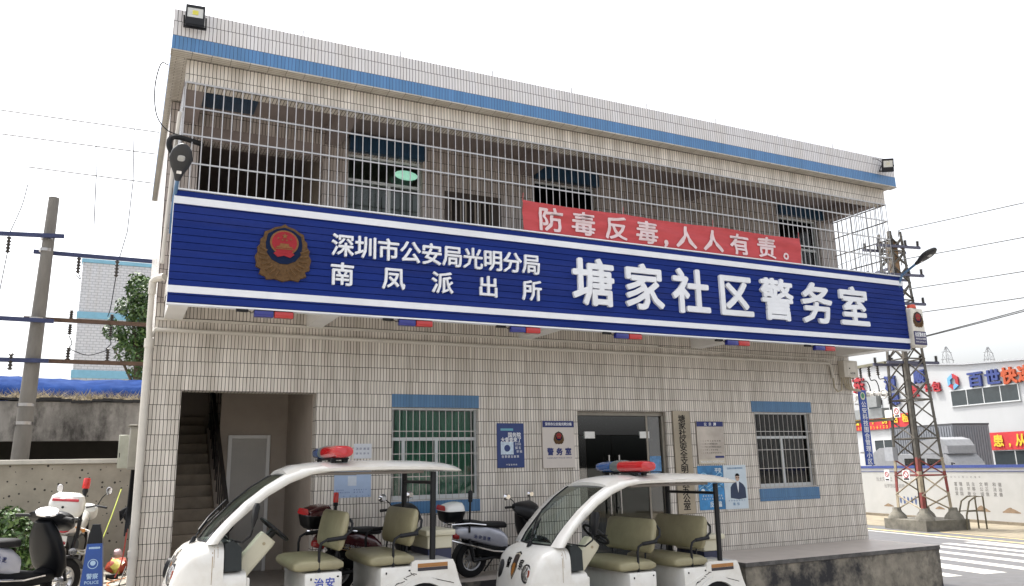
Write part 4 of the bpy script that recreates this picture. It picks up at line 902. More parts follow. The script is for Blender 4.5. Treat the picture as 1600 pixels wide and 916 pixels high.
    for s in (-1, 1): mb.tube(T([(-.02, s*.15, 1.02), (-.08, s*.27, 1.035), (-.12, s*.38, 1.03)]), [.018, .019, .021], 8); mb.tube(T([(.02, s*.2, 1.03), (.02, s*.37, 1.02)]), .007, 6)
    obj('handle_grip', mb, mat('grip_black', (.015, .015, .015), .7), hb)
    mb = MB(); mb.sup([(RZ @ Vector((.20, 0, .94)), RM @ Vector(Y), Vector(Z), .085, .045, 2.5), (RZ @ Vector((.235, 0, .93)), RM @ Vector(Y), Vector(Z), .06, .03, 2.5)], 18); obj('headlight', mb, mat('moto_lens', (.6, .6, .6), .1, .2), hb)
    if screen:
        mb = MB(); mb.sup([(RZ @ Vector((-.075, 0, 1.082)), RM @ Vector((.45, 0, .35)).normalized(), RM @ Vector(Y), .075, .15, 2.4), (RZ @ Vector((-.087, 0, 1.100)), RM @ Vector((.45, 0, .35)).normalized(), RM @ Vector(Y), .068, .14, 2.4)], 20); obj('instrument_display', mb, mat('display_glass', (.75, .75, .78), .12, .85), hb)
    if mirrors:
        for s in (-1, 1):
            mb = MB(); mb.tube(T([(-.03, s*.19, 1.03), (-.06, s*.25, 1.13), (-.10, s*.31, 1.18)]), .008, 6)
            obj('mirror_stem', mb, BLACK, hb); mb = MB(); c = RZ @ Vector((-.11, s*.36, 1.20)); mb.sup([(c+RM @ Vector((.03, 0, 0)), RM @ Vector(Y), Vector(Z), .06, .035, 2.2), (c, RM @ Vector(Y), Vector(Z), .095, .055, 2.4), (c-RM @ Vector((.006, 0, 0)), RM @ Vector(Y), Vector(Z), .09, .05, 2.4)], 20); mr = obj('mirror', mb, CHROME, hb)
            mb = MB(); c2 = c-RM @ Vector((.007, 0, 0)); mb.sup([(c2, RM @ Vector(Y), Vector(Z), .065, .037, 2.4), (c2-RM @ Vector((.002, 0, 0)), RM @ Vector(Y), Vector(Z), .06, .034, 2.4)], 18); obj('mirror_glass', mb, CHROME, mr)
    mb = MB()
    for s in (-1, 1): mb.tube([(.68, s*.075, .26), (.60, s*.075, .50), (.55, s*.06, .62)], .02, 8)
    mb.tube([(.60, -.08, .50), (.60, .08, .50)], .025, 8); obj('fork', mb, BLACKM, t)
    mb = MB(); n = 14
    arcp = lambda x0, r, a0, a1: [(x0+r*cos(a0+(a1-a0)*k/n), .26+r*sin(a0+(a1-a0)*k/n)) for k in range(n+1)]
    A = arcp(.68, .29, R(20), R(165)); mb.loft([[(x, y, z+dz) for (x, z) in A] for y, dz in ((-.075, -.03), (-.06, 0), (.06, 0), (.075, -.03))], caps=False, closed=False)
    A = arcp(-.62, .31, R(95), R(200)); mb.loft([[(x, y, z) for (x, z) in A] for y in (-.07, .07)], caps=False, closed=False); obj('mudguard', mb, BLACK, t)
    mb = MB()
    for s in (-1, 1):
        mb.tube([(-.45, s*.16, .80), (-.75, s*.17, .84), (-1.05, s*.12, .83), (-1.10, 0, .83)], .012, 6)
        if silver_rail: mb.tube([(-1.06, s*.15, .60), (-.95, s*.175, .57), (-.30, s*.185, .40), (.02, s*.17, .36), (.30, s*.165, .38)], .014, 8); mb.tube([(-1.06, s*.15, .60), (-1.05, s*.13, .83)], .011, 6)
    obj('grab_rail', mb, CHROME, t)
    if box:
        mb = MB(); mb.sup([((-1.0, 0, .86), Y, (1, 0, 0), .13, .12, 4), ((-1.0, 0, .90), Y, (1, 0, 0), .17, .16, 4), ((-1.0, 0, 1.0), Y, (1, 0, 0), .19, .18, 4), ((-1.0, 0, 1.03), Y, (1, 0, 0), .192, .182, 4)], 32); tb = obj('top_box', mb, box, t)
        mb = MB(); mb.sup([((-1.0, 0, 1.032), Y, (1, 0, 0), .194, .184, 4), ((-1.0, 0, 1.09), Y, (1, 0, .1), .185, .172, 3.6), ((-.99, 0, 1.13), Y, (1, 0, .15), .155, .14, 3.2), ((-.985, 0, 1.15), Y, (1, 0, .15), .09, .08, 3)], 32); obj('lid', mb, boxtop or box, tb)
        mb = MB(); mb.sup([((-1.186, 0, 1.06), Y, Z, .14, .02, 4), ((-1.18, 0, 1.10), Y, (0, 0, 1), .12, .02, 4)], 16); obj('reflector', mb, REDL, tb)
    if lamp:
        lx, ly, h, m_ = lamp
        mb = MB(); mb.tube([(lx, ly, .70), (lx, ly, h-.16)], .017, 8); mb.lathe((lx, ly, h-.18), (0, 0, 1), [(0, 0), (.03, 0), (.035, .03), (.03, .05), (0, .05)], 14); lp = obj('beacon_pole', mb, BLACKM, t)
        mb = MB(); mb.lathe((lx, ly, h-.13), (0, 0, 1), [(0, 0), (.036, 0), (.036, .10), (.028, .125), (0, .13)], 16); obj('beacon', mb, m_, lp)
    mb = MB(); mb.tube([(-.1, .10, .28), (-.2, .25, .02)], .014, 6); obj('side_stand', mb, BLACKM, t)
    return t
MAROON = mat('maroon_paint', (.055, .007, .011), .25, var=.1, coat=.6)
SILVERP = mat('silver_paint', (.40, .41, .47), .3, .3, var=.05, coat=.5)
BLKP = mat('black_paint', (.004, .0045, .006), .38, spec=.2, var=.1)
WHP = mat('white_moto_paint', (.66, .66, .64), .25, var=.04, coat=.6)
BEAC = mat('beacon_lens_red', (.55, .015, .012), .2, coat=.4)
scooter((3.32, -.78, 0), R(18), 'maroon patrol scooter with rear beacon parked behind the left cart', MAROON, BLKP, box=BLKP, boxtop=MAROON, lamp=(-.78, -.12, 1.32, BEAC), steer=R(-68), lean=R(4), text=('消防巡逻', INKW, -.62, -.30, .48, .075), stripe=mat('stripe_cream', (.55, .42, .20), .4), silver_rail=False, kc=1.55, k=1.0)
scooter((5.40, -.50, 0), R(9), 'black and silver patrol scooter with white top box under the wall between the carts', SILVERP, BLKP, box=BLKP, boxtop=WHP, lamp=(-.74, -.14, 1.34, BLACK), steer=R(-68), lean=R(4), text=('治安巡逻', mat('decal_indigo', (.03, .05, .25), .4), -.66, -.36, .50, .065), silver_rail=True, kc=1.6, k=.95)
scooter((-1.10, .10, -.03), R(44), 'black scooter with silver side panels parked at the far left, display facing up', SILVERP, BLKP, k=1.08, sw=1.35, kc=1.45, steer=R(12), lean=R(5), silver_rail=True, screen=True, mirrors=False, text=('巡逻', mat('decal_indigo', (.03, .05, .25), .4), -.36, -.22, .56, .06))

def police_bike(loc, rz):
    t = thing('motorcycle', 'white police motorcycle with red beacon pole and top box by the spotted wall', 'motorcycle', loc, rz); t.rotation_euler = (R(5), 0, rz); Y, Z = (0, 1, 0), (0, 0, 1)
    wheel(t, -.68, .29, .065); wheel(t, .72, .29, .055)
    mb = MB(); mb.sup([((-.75, 0, .74), Y, Z, .08, .06, 3), ((-.6, 0, .76), Y, Z, .15, .09, 3), ((-.3, 0, .72), Y, Z, .16, .11, 3), ((.0, 0, .78), Y, Z, .16, .17, 3), ((.25, 0, .84), Y, Z, .15, .15, 3), ((.42, 0, .84), Y, Z, .07, .08, 3)], 28); obj('fuel_tank', mb, WHP, t)
    mb = MB(); mb.sup([((-.7, 0, .86), Y, Z, .12, .03, 3), ((-.45, 0, .86), Y, Z, .15, .045, 3), ((-.1, 0, .84), Y, Z, .12, .04, 3)], 22); obj('seat', mb, mat('seat_black', (.008, .008, .009), .55), t)
    mb = MB(); mb.sup([((-.25, 0, .45), Y, Z, .15, .15, 3), ((.2, 0, .45), Y, Z, .16, .17, 3), ((.4, 0, .5), Y, Z, .1, .1, 3)], 20); obj('engine', mb, mat('engine_grey', (.12, .12, .12), .4, .6), t)
    mb = MB(); mb.sup([((-.90, 0, .94), Y, (1, 0, 0), .19, .15, 4), ((-.90, 0, 1.02), Y, (1, 0, 0), .235, .185, 4), ((-.90, 0, 1.14), Y, (1, 0, 0), .24, .19, 4), ((-.89, 0, 1.24), Y, (1, 0, 0), .215, .17, 4), ((-.88, 0, 1.29), Y, (1, 0, 0), .14, .11, 4)], 32); tb = obj('top_box', mb, WHP, t)
    mb = MB(); mb.box(-1.094, -1.07, -.18, .18, 1.165, 1.205, .006); obj('reflector', mb, mat('reflector_red', (.45, .03, .05), .2, coat=.5), tb)
    mb = MB(); mb.lathe((-1.085, .02, 1.08), (-1, 0, 0), [(0, 0), (.018, 0), (.018, .012), (0, .012)], 14); obj('lock', mb, BLACK, tb)
    mb = MB(); mb.sup([((-.86, 0, .76), Y, Z, .09, .065, 2.4), ((-.92, 0, .76), Y, Z, .08, .055, 2.4)], 18); obj('tail_light', mb, REDL, t)
    mb = MB(); mb.box(-.955, -.945, -.09, .09, .52, .66, .003); pl = obj('number_plate', mb, mat('plate_white', (.6, .6, .58), .4), t)
    MBk = Matrix(((0, 0, -1, -.956), (-1, 0, 0, 0), (0, 1, 0, 0), (0, 0, 0, 1)))
    mb = MB(); line(mb, '粤B', -.06, .03, .625, .055, MBk, .001, .02); latin(mb, '0371', -.08, .05, .56, .06, MBk, .001, .02); obj('lettering', mb, INK, pl); mb = MB(); line(mb, '警', .045, .085, .56, .05, MBk, .001, .02); obj('lettering', mb, REDE, pl)
    for s in (-1, 1):
        mb = MB(); mb.tube([(-.72, s*.14, .78), (-.80, s*.26, .74)], .012, 6); mb.ball((-.80, s*.27, .74), .04, .03, .03, 10); obj('indicator', mb, AMBER, t)
        mb = MB(); mb.tube([(-.5, s*.18, .75), (-.55, s*.30, .72), (-.55, s*.33, .55), (-.5, s*.30, .38), (-.4, s*.18, .36)], .016, 8); mb.tube([(-.2, s*.18, .7), (-.22, s*.31, .67), (-.22, s*.33, .48), (-.2, s*.2, .36)], .016, 8); obj('crash_bar', mb, WHP, t)
        mb = MB(); mb.tube([(.40, s*.05, 1.02), (.36, s*.2, 1.06), (.26, s*.38, 1.04)], [.014, .015, .02], 8); mb.tube([(.37, s*.22, 1.06), (.33, s*.28, 1.20), (.31, s*.34, 1.27)], .008, 6)
        c = Vector((.30, s*.37, 1.31)); mb.sup([(c+Vector((.03, 0, 0)), Y, Z, .04, .05, 2.2), (c, Y, Z, .05, .07, 2.4)], 18); hb = obj('handlebar', mb, BLACKM, t)
        mb = MB(); mb.sup([(c-Vector((.001, 0, 0)), Y, Z, .045, .064, 2.4), (c-Vector((.005, 0, 0)), Y, Z, .04, .06, 2.4)], 18); obj('mirror_glass', mb, CHROME, hb)
        mb = MB(); mb.tube([(-.68, s*.12, .29), (-.5, s*.14, .72)], .03, 8); mb.tube([(.72, s*.09, .29), (.46, s*.09, .95)], .026, 8); obj('fork', mb, BLACKM, t)
    mb = MB(); mb.sup([((.42, 0, 1.0), Y, Z, .20, .05, 3), ((.52, 0, .95), Y, Z, .22, .14, 3), ((.62, 0, .93), Y, Z, .14, .12, 3)], 22); obj('fairing', mb, WHP, t)
    mb = MB(); mb.tube([(-.78, -.19, .62), (-.78, -.19, 1.28)], .028, 8); mb.tube([(-.78, -.19, 1.2), (-.78, -.12, 1.18), (-.76, -.08, 1.0)], .014, 6); mb.lathe((-.78, -.19, 1.28), (0, 0, 1), [(0, 0), (.03, 0), (.045, .04), (.03, .09), (0, .09)], 14); lp = obj('beacon_pole', mb, BLACKM, t)
    mb = MB(); mb.lathe((-.78, -.19, 1.36), (0, 0, 1), [(0, 0), (.052, 0), (.055, .03), (.052, .13), (.043, .155), (0, .16)], 18); obj('beacon', mb, BEAC, lp)
    mb = MB(); mb.sup([((-1.0, -.21, .45), Y, Z, .06, .05, 2.2), ((-.1, -.2, .36), Y, Z, .05, .05, 2.2)], 14); obj('exhaust', mb, CHROME, t)
    return t
police_bike((-.60, 3.05, .06), R(82))

# police barrier
bt = thing('police_barrier', 'blue plastic police barrier with black top and base in front of the motorcycle', 'barrier', (-.17, -.35, -.10), R(-4))
mb = MB()
def fr_(z, w, d): return [(-w, -d, z), (w, -d, z), (w, d, z), (-w, d, z)]
mb.loft([fr_(.22, .135, .10), fr_(.86, .085, .065)]); obj('body', mb, mat('barrier_blue', (.014, .06, .25), .45, var=.1), bt)
mb = MB(); mb.loft([fr_(0, .20, .18), fr_(.05, .20, .18), fr_(.07, .15, .115), fr_(.218, .14, .105)]); obj('base', mb, BLACK, bt)
mb = MB(); mb.loft([fr_(.862, .085, .065), fr_(.97, .075, .06), fr_(1.06, .05, .045), fr_(1.09, .045, .04)]); obj('cap', mb, BLACK, bt)
mb = MB(); k = .035/.64
MBA = Matrix(((1, 0, 0, 0), (0, .055, -1, -.112), (0, 1, .055, 0), (0, 0, 0, 1)))
line(mb, '警察', -.062, .07, .475, .07, MBA, .001, .02); latin(mb, 'POLICE', -.075, .08, .405, .05, MBA, .001, .02)
for q, w in ((.30, .105), (.81, .06)):
    for j in range(8): put(mb, '◆', -w+.01+2*w*j/8, q, .03, .03, MBA, .001)
mb.loft([[MBA @ Vector((rr*cos(2*pi*j/28), .62+rr*sin(2*pi*j/28), .002)) for j in range(28)] for rr in (.058, .050)], caps=False); mb.loft([[MBA @ Vector((rr*cos(2*pi*j/20), .63+rr*sin(2*pi*j/20), .002)) for j in range(20)] for rr in (.030, .001)], caps=False)
obj('lettering', mb, mat('barrier_print', (.35, .48, .62), .5), bt)
# ================================================================ left background
SPOT = mat('spotted_cement', (.32, .29, .24), .9, var=.14, scale=3, bump=.2, dirt=.3, dirtcol=(.2, .18, .155), dscale=1.4)
def add_spots(m):
    t = m.node_tree; b = t.nodes['Principled BSDF']; src = b.inputs['Base Color'].links[0].from_socket
    tc = t.nodes.new('ShaderNodeTexCoord'); vo = t.nodes.new('ShaderNodeTexVoronoi'); vo.voronoi_dimensions = '2D'; vo.inputs['Scale'].default_value = 5.6; vo.inputs['Randomness'].default_value = 1
    sx = t.nodes.new('ShaderNodeSeparateXYZ'); cx = t.nodes.new('ShaderNodeCombineXYZ'); t.links.new(tc.outputs['Object'], sx.inputs[0]); t.links.new(sx.outputs[0], cx.inputs[0]); t.links.new(sx.outputs[2], cx.inputs[1]); t.links.new(cx.outputs[0], vo.inputs['Vector'])
    lt = t.nodes.new('ShaderNodeMath'); lt.operation = 'LESS_THAN'; t.links.new(vo.outputs['Distance'], lt.inputs[0])
    sp = t.nodes.new('ShaderNodeSeparateColor'); t.links.new(vo.outputs['Color'], sp.inputs[0]); mr = t.nodes.new('ShaderNodeMapRange'); mr.inputs[3].default_value = .03; mr.inputs[4].default_value = .115; t.links.new(sp.outputs[0], mr.inputs[0]); t.links.new(mr.outputs[0], lt.inputs[1])
    mx = t.nodes.new('ShaderNodeMix'); mx.data_type = 'RGBA'; t.links.new(lt.outputs[0], mx.inputs[0]); t.links.new(src, mx.inputs[6]); mx.inputs[7].default_value = (.035, .03, .028, 1); t.links.new(mx.outputs[2], b.inputs['Base Color'])
add_spots(SPOT)
mb = MB(); mb.box(-7, .325, 4.5, 4.72, -.3, 1.80); aw = obj('alley_wall', mb, SPOT); tag(aw, 'grey cement wall dotted with dark holes closing the alley on the left', 'wall')
mb = MB(); mb.box(-7.05, .327, 4.44, 4.76, 1.802, 1.885, .01); obj('coping', mb, mat('coping_cement', (.48, .46, .42), .85, var=.12, dirt=.2), aw)
# old shed behind the wall
STAIN = mat('stained_wall', (.25, .24, .225), .95, var=.45, scale=1.8, bump=.3, dirt=.95, dirtcol=(.045, .042, .04), dscale=1.7, stretch=(1.2, 1, .6))
mb = MB(); mb.box(-9, 2.5, 7.0, 7.2, 2.30, 3.10); mb.box(-9, 2.5, 9.2, 9.4, -.3, 3.1)
for x in (-8.6, -4.2, 1.6): mb.box(x, x+.25, 7.02, 7.22, -.3, 2.298)
sh = obj('old_shed', mb, STAIN); tag(sh, 'old stained concrete shed with black roof edge behind the spotted wall', 'shed')
mb = MB(); mb.box(-9, 2.5, 7.3, 9.19, 3.0, 3.08); obj('roof', mb, mat('shed_dark', (.05, .045, .04), .9), sh)
mb = MB(); n = 60
for k in range(n):
    x = -9+11.5*k/n; mb.box(x, x+11.5/n+.004, 6.93, 7.25, 3.105+.02*sin(k*1.3)+.012*sin(k*.41), 3.16+.02*sin(k*1.3)+.015*sin(k*.7))
obj('roof_edge', mb, mat('tar_black', (.012, .012, .013), .6), sh)
mb = MB(); mb.box(-9, 2.5, 8.9, 9.1, 0, 3.0); obj('back_panel', mb, mat('shed_shadow', (.02, .018, .015), .95), sh)  # near-black panel, the shade inside the open shed put into its colour
# dry brush on the shed roof
mb = MB(); rr = random.Random(5)
for k in range(1500):
    x = rr.uniform(-3.5, 1.2); y = rr.uniform(7.0, 7.5); z = 3.14+rr.random()*.05; a = rr.uniform(0, 6.28); L = rr.uniform(.12, .38)
    p0 = Vector((x, y, z)); p1 = p0+Vector((cos(a)*L*.7, sin(a)*L*.2, rr.uniform(.02, .24))); d = Vector((rr.uniform(-.01, .01), .006, .008))
    mb.face([p0-d, p0+d, p1])
o = obj('dry_grass', mb, mat('straw', (.30, .25, .165), .9, var=.4, scale=9)); struct(o, 'stuff'); o['label'] = 'dry straw lying along the shed roof edge'; o['category'] = 'dry grass'
# blue tarpaulin
mb = MB(); nx, ny = 70, 8
g = [[mb.bm.verts.new((-9+11.5*i/nx, 7.45+.35*j/ny*3, 3.28+.46*math.sqrt(j/ny)+.008*sin(i*1.1)+.008*sin(i*2.7+j*1.7)+.02*sin(i*.35))) for i in range(nx+1)] for j in range(ny+1)]
for j in range(ny):
    for i in range(nx): mb.bm.faces.new((g[j][i], g[j][i+1], g[j+1][i+1], g[j+1][i]))
g0 = [mb.bm.verts.new((-9+11.5*i/nx, 7.42, 3.09)) for i in range(nx+1)]
for i in range(nx): mb.bm.faces.new((g0[i], g0[i+1], g[0][i+1], g[0][i]))
tp = obj('tarpaulin', mb, mat('tarp_blue', (.009, .032, .13), .9, spec=.05, var=.3, scale=3, dirt=.2, dirtcol=(.1, .14, .25)), ang=80); tag(tp, 'crumpled blue tarpaulin stretched over the shed roof', 'tarpaulin')
# far white building
FT = tile('far_tile', (.56, .57, .60), (.61, .62, .65), (.40, .41, .44), bw=.20, rh=.10, ms=.012, v0=0, grime=.06, off=.5)
fb = thing('apartment_building', 'white tiled building with pale blue bands in the distance behind the tree', 'building', (1.5, 20, 0))
def fpart(nm, mb, m): o = obj(nm, mb, m, fb); o.matrix_parent_inverse = Matrix.Translation((-1.5, -20, 0)); return o
mb = MB(); mb.box(-1.66, 6.0, 20, 26, -.5, 9.20); fpart('wall', mb, FT)
mb = MB(); LB = mat('far_band_blue', (.20, .42, .55), .6, var=.08)
for za, zb in ((9.202, 9.34), (7.13, 7.37), (4.98, 5.26)): mb.box(-1.70, 6.04, 19.96, 26.04, za, zb)
fpart('blue_band', mb, LB)
mb = MB()
for x in (1.8, 4.0):
    for z in (5.6, 7.6): mb.box(x, x+1.3, 19.97, 20.02, z, z+1.2)
fpart('window', mb, GLASSD)
# leaves
def leafcloud(blobs, n, size, seed, zmin=None):
    rr = random.Random(seed); mb = MB(); tot = sum(b[3]*b[4]*b[5] for b in blobs)
    for bx, by, bz_, rx, ry, rz in blobs:
        m = int(n*rx*ry*rz/tot)
        for k in range(m):
            while True:
                p = Vector((rr.uniform(-1, 1), rr.uniform(-1, 1), rr.uniform(-1, 1)))
                if p.length < 1: break
            if p.length < .45 and rr.random() < .6: p = p.normalized()*rr.uniform(.6, 1)
            c = Vector((bx+p.x*rx, by+p.y*ry, bz_+p.z*rz)); nrm = (p.normalized()*.5+Vector((rr.uniform(-1, 1), rr.uniform(-1, 1), rr.uniform(-.2, 1.1)))).normalized()
            u = nrm.cross(Vector((rr.uniform(-1, 1), rr.uniform(-1, 1), rr.uniform(-1, 1)))).normalized(); v = nrm.cross(u); s = size*rr.uniform(.6, 1.3)
            mb.mi = rr.choice((0, 0, 1, 2))
            mb.face([c-u*s, c-v*s*.42, c+u*s, c+v*s*.42])
    mb.mi = 0; return mb
def leafmat(name, c):
    m = mat(name, c, .45, var=.3, scale=3); b = m.node_tree.nodes['Principled BSDF']; b.inputs['Transmission Weight'].default_value = 0
    b.inputs['Subsurface Weight'].default_value = 0; return m
LM = [leafmat('leaf_green', (.055, .115, .028)), leafmat('leaf_dark', (.030, .065, .018)), leafmat('leaf_light', (.11, .18, .045))]
tr = thing('tree', 'dense green tree at the station\'s left edge behind the power pole', 'tree', (.35, 12, 0))
def tpart(nm, mb, m, root, loc): o = obj(nm, mb, m, root, ang=20); o.matrix_parent_inverse = Matrix.Translation(-Vector(loc)); return o
mb = MB(); mb.tube([(.45, 12, -.2), (.42, 12, 2.5), (.3, 12, 4.5), (.1, 12.1, 5.8)], [.16, .13, .09, .04], 8)
for x, z in ((-.3, 5.6), (.6, 5.9), (-.1, 6.5), (.5, 6.8), (-.35, 5.0)): mb.tube([(.33, 12, z-1.2), ((.33+x)/2, 12.1, z-.5), (x, 12, z)], [.05, .035, .015], 6)
tpart('trunk', mb, mat('bark', (.11, .085, .06), .9, var=.3, bump=.3), tr, (.35, 12, 0))
bl = [(.28, 12, 6.6, .42, .5, .42), (-.05, 12.1, 6.15, .35, .4, .3), (.4, 12, 5.9, .5, .5, .4), (-.30, 12, 5.45, .33, .4, .28), (.2, 12.1, 5.3, .45, .5, .33), (.35, 12, 4.75, .42, .45, .3), (-.1, 11.9, 5.0, .25, .3, .22), (.75, 12.2, 5.4, .5, .5, .9), (.12, 12, 6.95, .25, .3, .18), (.35, 12, 4.3, .3, .35, .2), (-.42, 12, 5.75, .12, .2, .1), (-.02, 12, 6.72, .15, .2, .12), (-.2, 12, 4.72, .12, .2, .09)]
tpart('crown', leafcloud(bl, 5200, .07, 11), LM, tr, (.35, 12, 0))
bu = thing('bush', 'low green bush in front of the spotted wall at the far left', 'bush', (-1.5, 3.5, 0))
bl = [(-1.35, 3.4, .55, .32, .4, .5), (-1.75, 3.5, .6, .4, .4, .55), (-1.1, 3.35, .35, .25, .3, .35), (-2.2, 3.5, .6, .4, .4, .5), (-1.5, 3.4, .95, .25, .3, .2), (-1.2, 3.5, .82, .16, .2, .16)]
tpart('foliage', leafcloud(bl, 3600, .055, 4), LM, bu, (-1.5, 3.5, 0))
mb = MB()
for k in range(7): a = k*.9; mb.tube([(-1.6+.1*k-.3, 3.45, 0), (-1.6+.13*k-.4, 3.45+.1*sin(a), .5)], .012, 5)
tpart('stem', mb, mat('bark', (.11, .085, .06)), bu, (-1.5, 3.5, 0))
# utility pole rack
up = thing('utility_pole', 'leaning concrete utility pole with blue steel crossarms behind the spotted wall', 'utility pole', (-1.68, 6, 0))
def upart(nm, mb, m): o = obj(nm, mb, m, up); o.matrix_parent_inverse = Matrix.Translation((1.68, -6, 0)); return o
mb = MB(); mb.tube([(-1.72, 6, -.3), (-1.665, 6, 2.2), (-1.61, 6, 5), (-1.565, 6, 7.17)], [.165, .15, .125, .098], 16); upart('pole', mb, mat('pole_concrete', (.17, .16, .145), .9, var=.16, scale=5, stretch=(1, 1, .3), bump=.1, dirt=.3))
mb = MB()
for z, r in ((6.3, .125), (6.05, .125), (4.63, .14), (3.81, .15), (2.95, .155), (2.6, .16)): mb.lathe((-1.6-.018*(6.5-z), 6, z), (0, 0, 1), [(0, -.03), (r, -.03), (r, .03), (0, .03)], 16)
upart('clamp', mb, STEEL)
ARM = mat('crossarm_blue', (.035, .045, .11), .5, .3, var=.2); RUST = mat('rust_steel', (.10, .06, .04), .7, .2, var=.3)
for x0, x1, z0, z1, m in ((-4.2, -1.30, 6.17, 6.33, ARM), (-1.84, 2.6, 6.05, 6.05, ARM), (-4.2, -1.33, 4.60, 4.585, ARM), (-1.88, 2.6, 4.675, 4.665, RUST), (-4.0, -1.35, 3.78, 3.795, ARM), (-1.85, 2.6, 3.838, 3.842, RUST)):
    mb = MB(); y = 5.82 if x0 < -2 else 6.18
    mb.loft([[(x0, y-.03, z0-.04), (x0, y+.03, z0-.04), (x0, y+.03, z0+.04), (x0, y-.03, z0+.04)], [(x1, y-.03, z1-.04), (x1, y+.03, z1-.04), (x1, y+.03, z1+.04), (x1, y-.03, z1+.04)]])
    upart('crossarm', mb, m)
INS = mat('insulator_brown', (.05, .045, .04), .3, var=.3)
def insulator(mb, c, h, r=.05, up_=1):
    prof = [(0, 0)]
    for k in range(5): prof += [(r*.5, h*k/5), (r, h*(k+.35)/5), (r*.5, h*(k+.7)/5)]
    prof += [(0, h)]; mb.lathe(c, (0, 0, up_), prof, 12)
for c, h, u in (((-2.24, 5.82, 6.22), .34, -1), ((-1.02, 6.18, 6.0), .34, -1), ((-.31, 6.18, 6.0), .36, -1), ((-1.06, 6.18, 4.72), .18, 1), ((-1.06, 6.18, 4.60), .22, -1), ((-.32, 6.18, 4.72), .14, 1), ((-.32, 6.18, 4.60), .22, -1), ((-1.05, 6.18, 3.87), .28, 1), ((-.34, 6.18, 3.87), .28, 1), ((-1.98, 5.82, 3.6), .34, 1)):
    mb = MB(); insulator(mb, c, h, .05, u); upart('insulator', mb, INS)
mb = MB()
for pts in ([(-1.02, 6.18, 5.7), (-.96, 6.16, 5.55), (-1.05, 6.16, 5.62)], [(-.31, 6.18, 5.68), (-.36, 6.18, 5.0), (-.40, 6.18, 4.80)], [(-1.06, 6.18, 4.36), (-1.0, 6.15, 4.2), (-1.06, 6.18, 4.1), (-1.05, 6.18, 4.0)], [(-.32, 6.18, 4.36), (-.30, 6.14, 4.22), (-.38, 6.16, 4.12)], [(-1.05, 6.18, 4.1), (-.7, 6.15, 3.98), (-.34, 6.18, 4.1)], [(-2.24, 5.82, 5.9), (-2.3, 5.8, 4.9), (-2.32, 5.8, 3.9)], [(-2.24, 5.82, 6.3), (-2.1, 5.9, 6.9), (-2.05, 6, 7.4)]): mb.cable(pts, .009, 5)
upart('jumper_wire', mb, BLACK)
# overhead wires on the left
WIREL = mat('wire_grey', (.16, .16, .17), .6)
WIRE = mat('wire_black', (.03, .03, .032), .6)
for (z, x0, lab) in ((14.70, -40, 'topmost of the three thin overhead wires at upper left'), (13.79, -40, 'middle of the three thin overhead wires at upper left'), (12.57, -3.7, 'lowest of the three thin overhead wires at upper left')):
    mb = MB(); mb.tube([(x0+(14-x0)*k/12, 20, z-.25*sin(pi*k/12)*(1 if x0 < -10 else .2)+(.12 if x0 < -10 else 0)) for k in range(13)], .026, 5); o = obj('overhead_wire', mb, WIREL); tag(o, lab, 'wire', 'thin overhead wires at upper left')
    mb = MB()
    if z > 14: mb.tube([(-.37, 20, 14.66), (-.25, 20, 12.5), (-.3, 20, 10.5), (-.5, 20, 9.4)], .02, 5); obj('dropper', mb, WIREL, o)
    elif z > 13: mb.tube([(-1.61, 20, 13.75), (-1.5, 20, 12.5), (-1.42, 20, 10.6)], .02, 5); obj('dropper', mb, WIREL, o)
# alley clutter
mb = MB(); mb.ball((.12, 3.1, .13), .17, .17, .13, 16)
rr = random.Random(2)
for v in mb.bm.verts: v.co += Vector((sin(v.co.z*40)*.02+rr.uniform(-.02, .02), rr.uniform(-.02, .02), sin(v.co.x*35)*.02+rr.uniform(-.02, .02)))
hb_ = obj('plastic_bag', mb, [mat('bag_orange', (.36, .06, .03), .4, var=.2), mat('bag_yellow', (.42, .36, .05), .4)])
for f in hb_.data.polygons:
    if f.center.x > .06 and f.center.z < .25 and f.center.x < .17: f.material_index = 1
tag(hb_, 'crumpled orange and yellow plastic bag at the foot of the station side wall', 'bag')
mb = MB(); mb.ball((.13, 3.4, .30), .07, .07, .08, 12); 
for v in mb.bm.verts: v.co += Vector((rr.uniform(-.02, .02), 0, rr.uniform(-.02, .02)))
o = obj('plastic_bag', mb, mat('bag_pink', (.42, .30, .33), .5)); tag(o, 'small pink plastic bag piled behind the orange bag', 'bag')
for (x, y, s, lab) in ((.06, 2.55, .09, 'black power adapter nearest the orange bag'), (-.07, 1.0, .11, 'black power adapter lying beside the police barrier'), (.08, .15, .08, 'black power adapter nearest the tiled corner pillar')):
    mb = MB(); mb.box(x-s, x+s, y-.05, y+.05, .0, .075, .008); o = obj('power_adapter', mb, BLACK); tag(o, lab, 'adapter', 'power adapters on the alley floor')
    mb = MB(); mb.tube([(x+s, y, .04), (x+s+.08, y+.2, .02), (x+s+.12, y+.5, .03), (.24, y+.8, .25)], .008, 5); obj('lead', mb, BLACK, o)
rr = random.Random(9); cols = [BLACK, mat('cord_orange', (.5, .2, .08), .5), mat('cord_brown', (.16, .10, .06), .5), mat('cord_red', (.35, .04, .03), .5), mat('cord_yellow', (.55, .62, .10), .5)]
labs = ['black cord trailing over the alley floor', 'orange cord trailing over the alley floor', 'brown cord running along the alley floor', 'dark red cable hanging down the side wall', 'yellow cord stretched from alley floor to side wall']
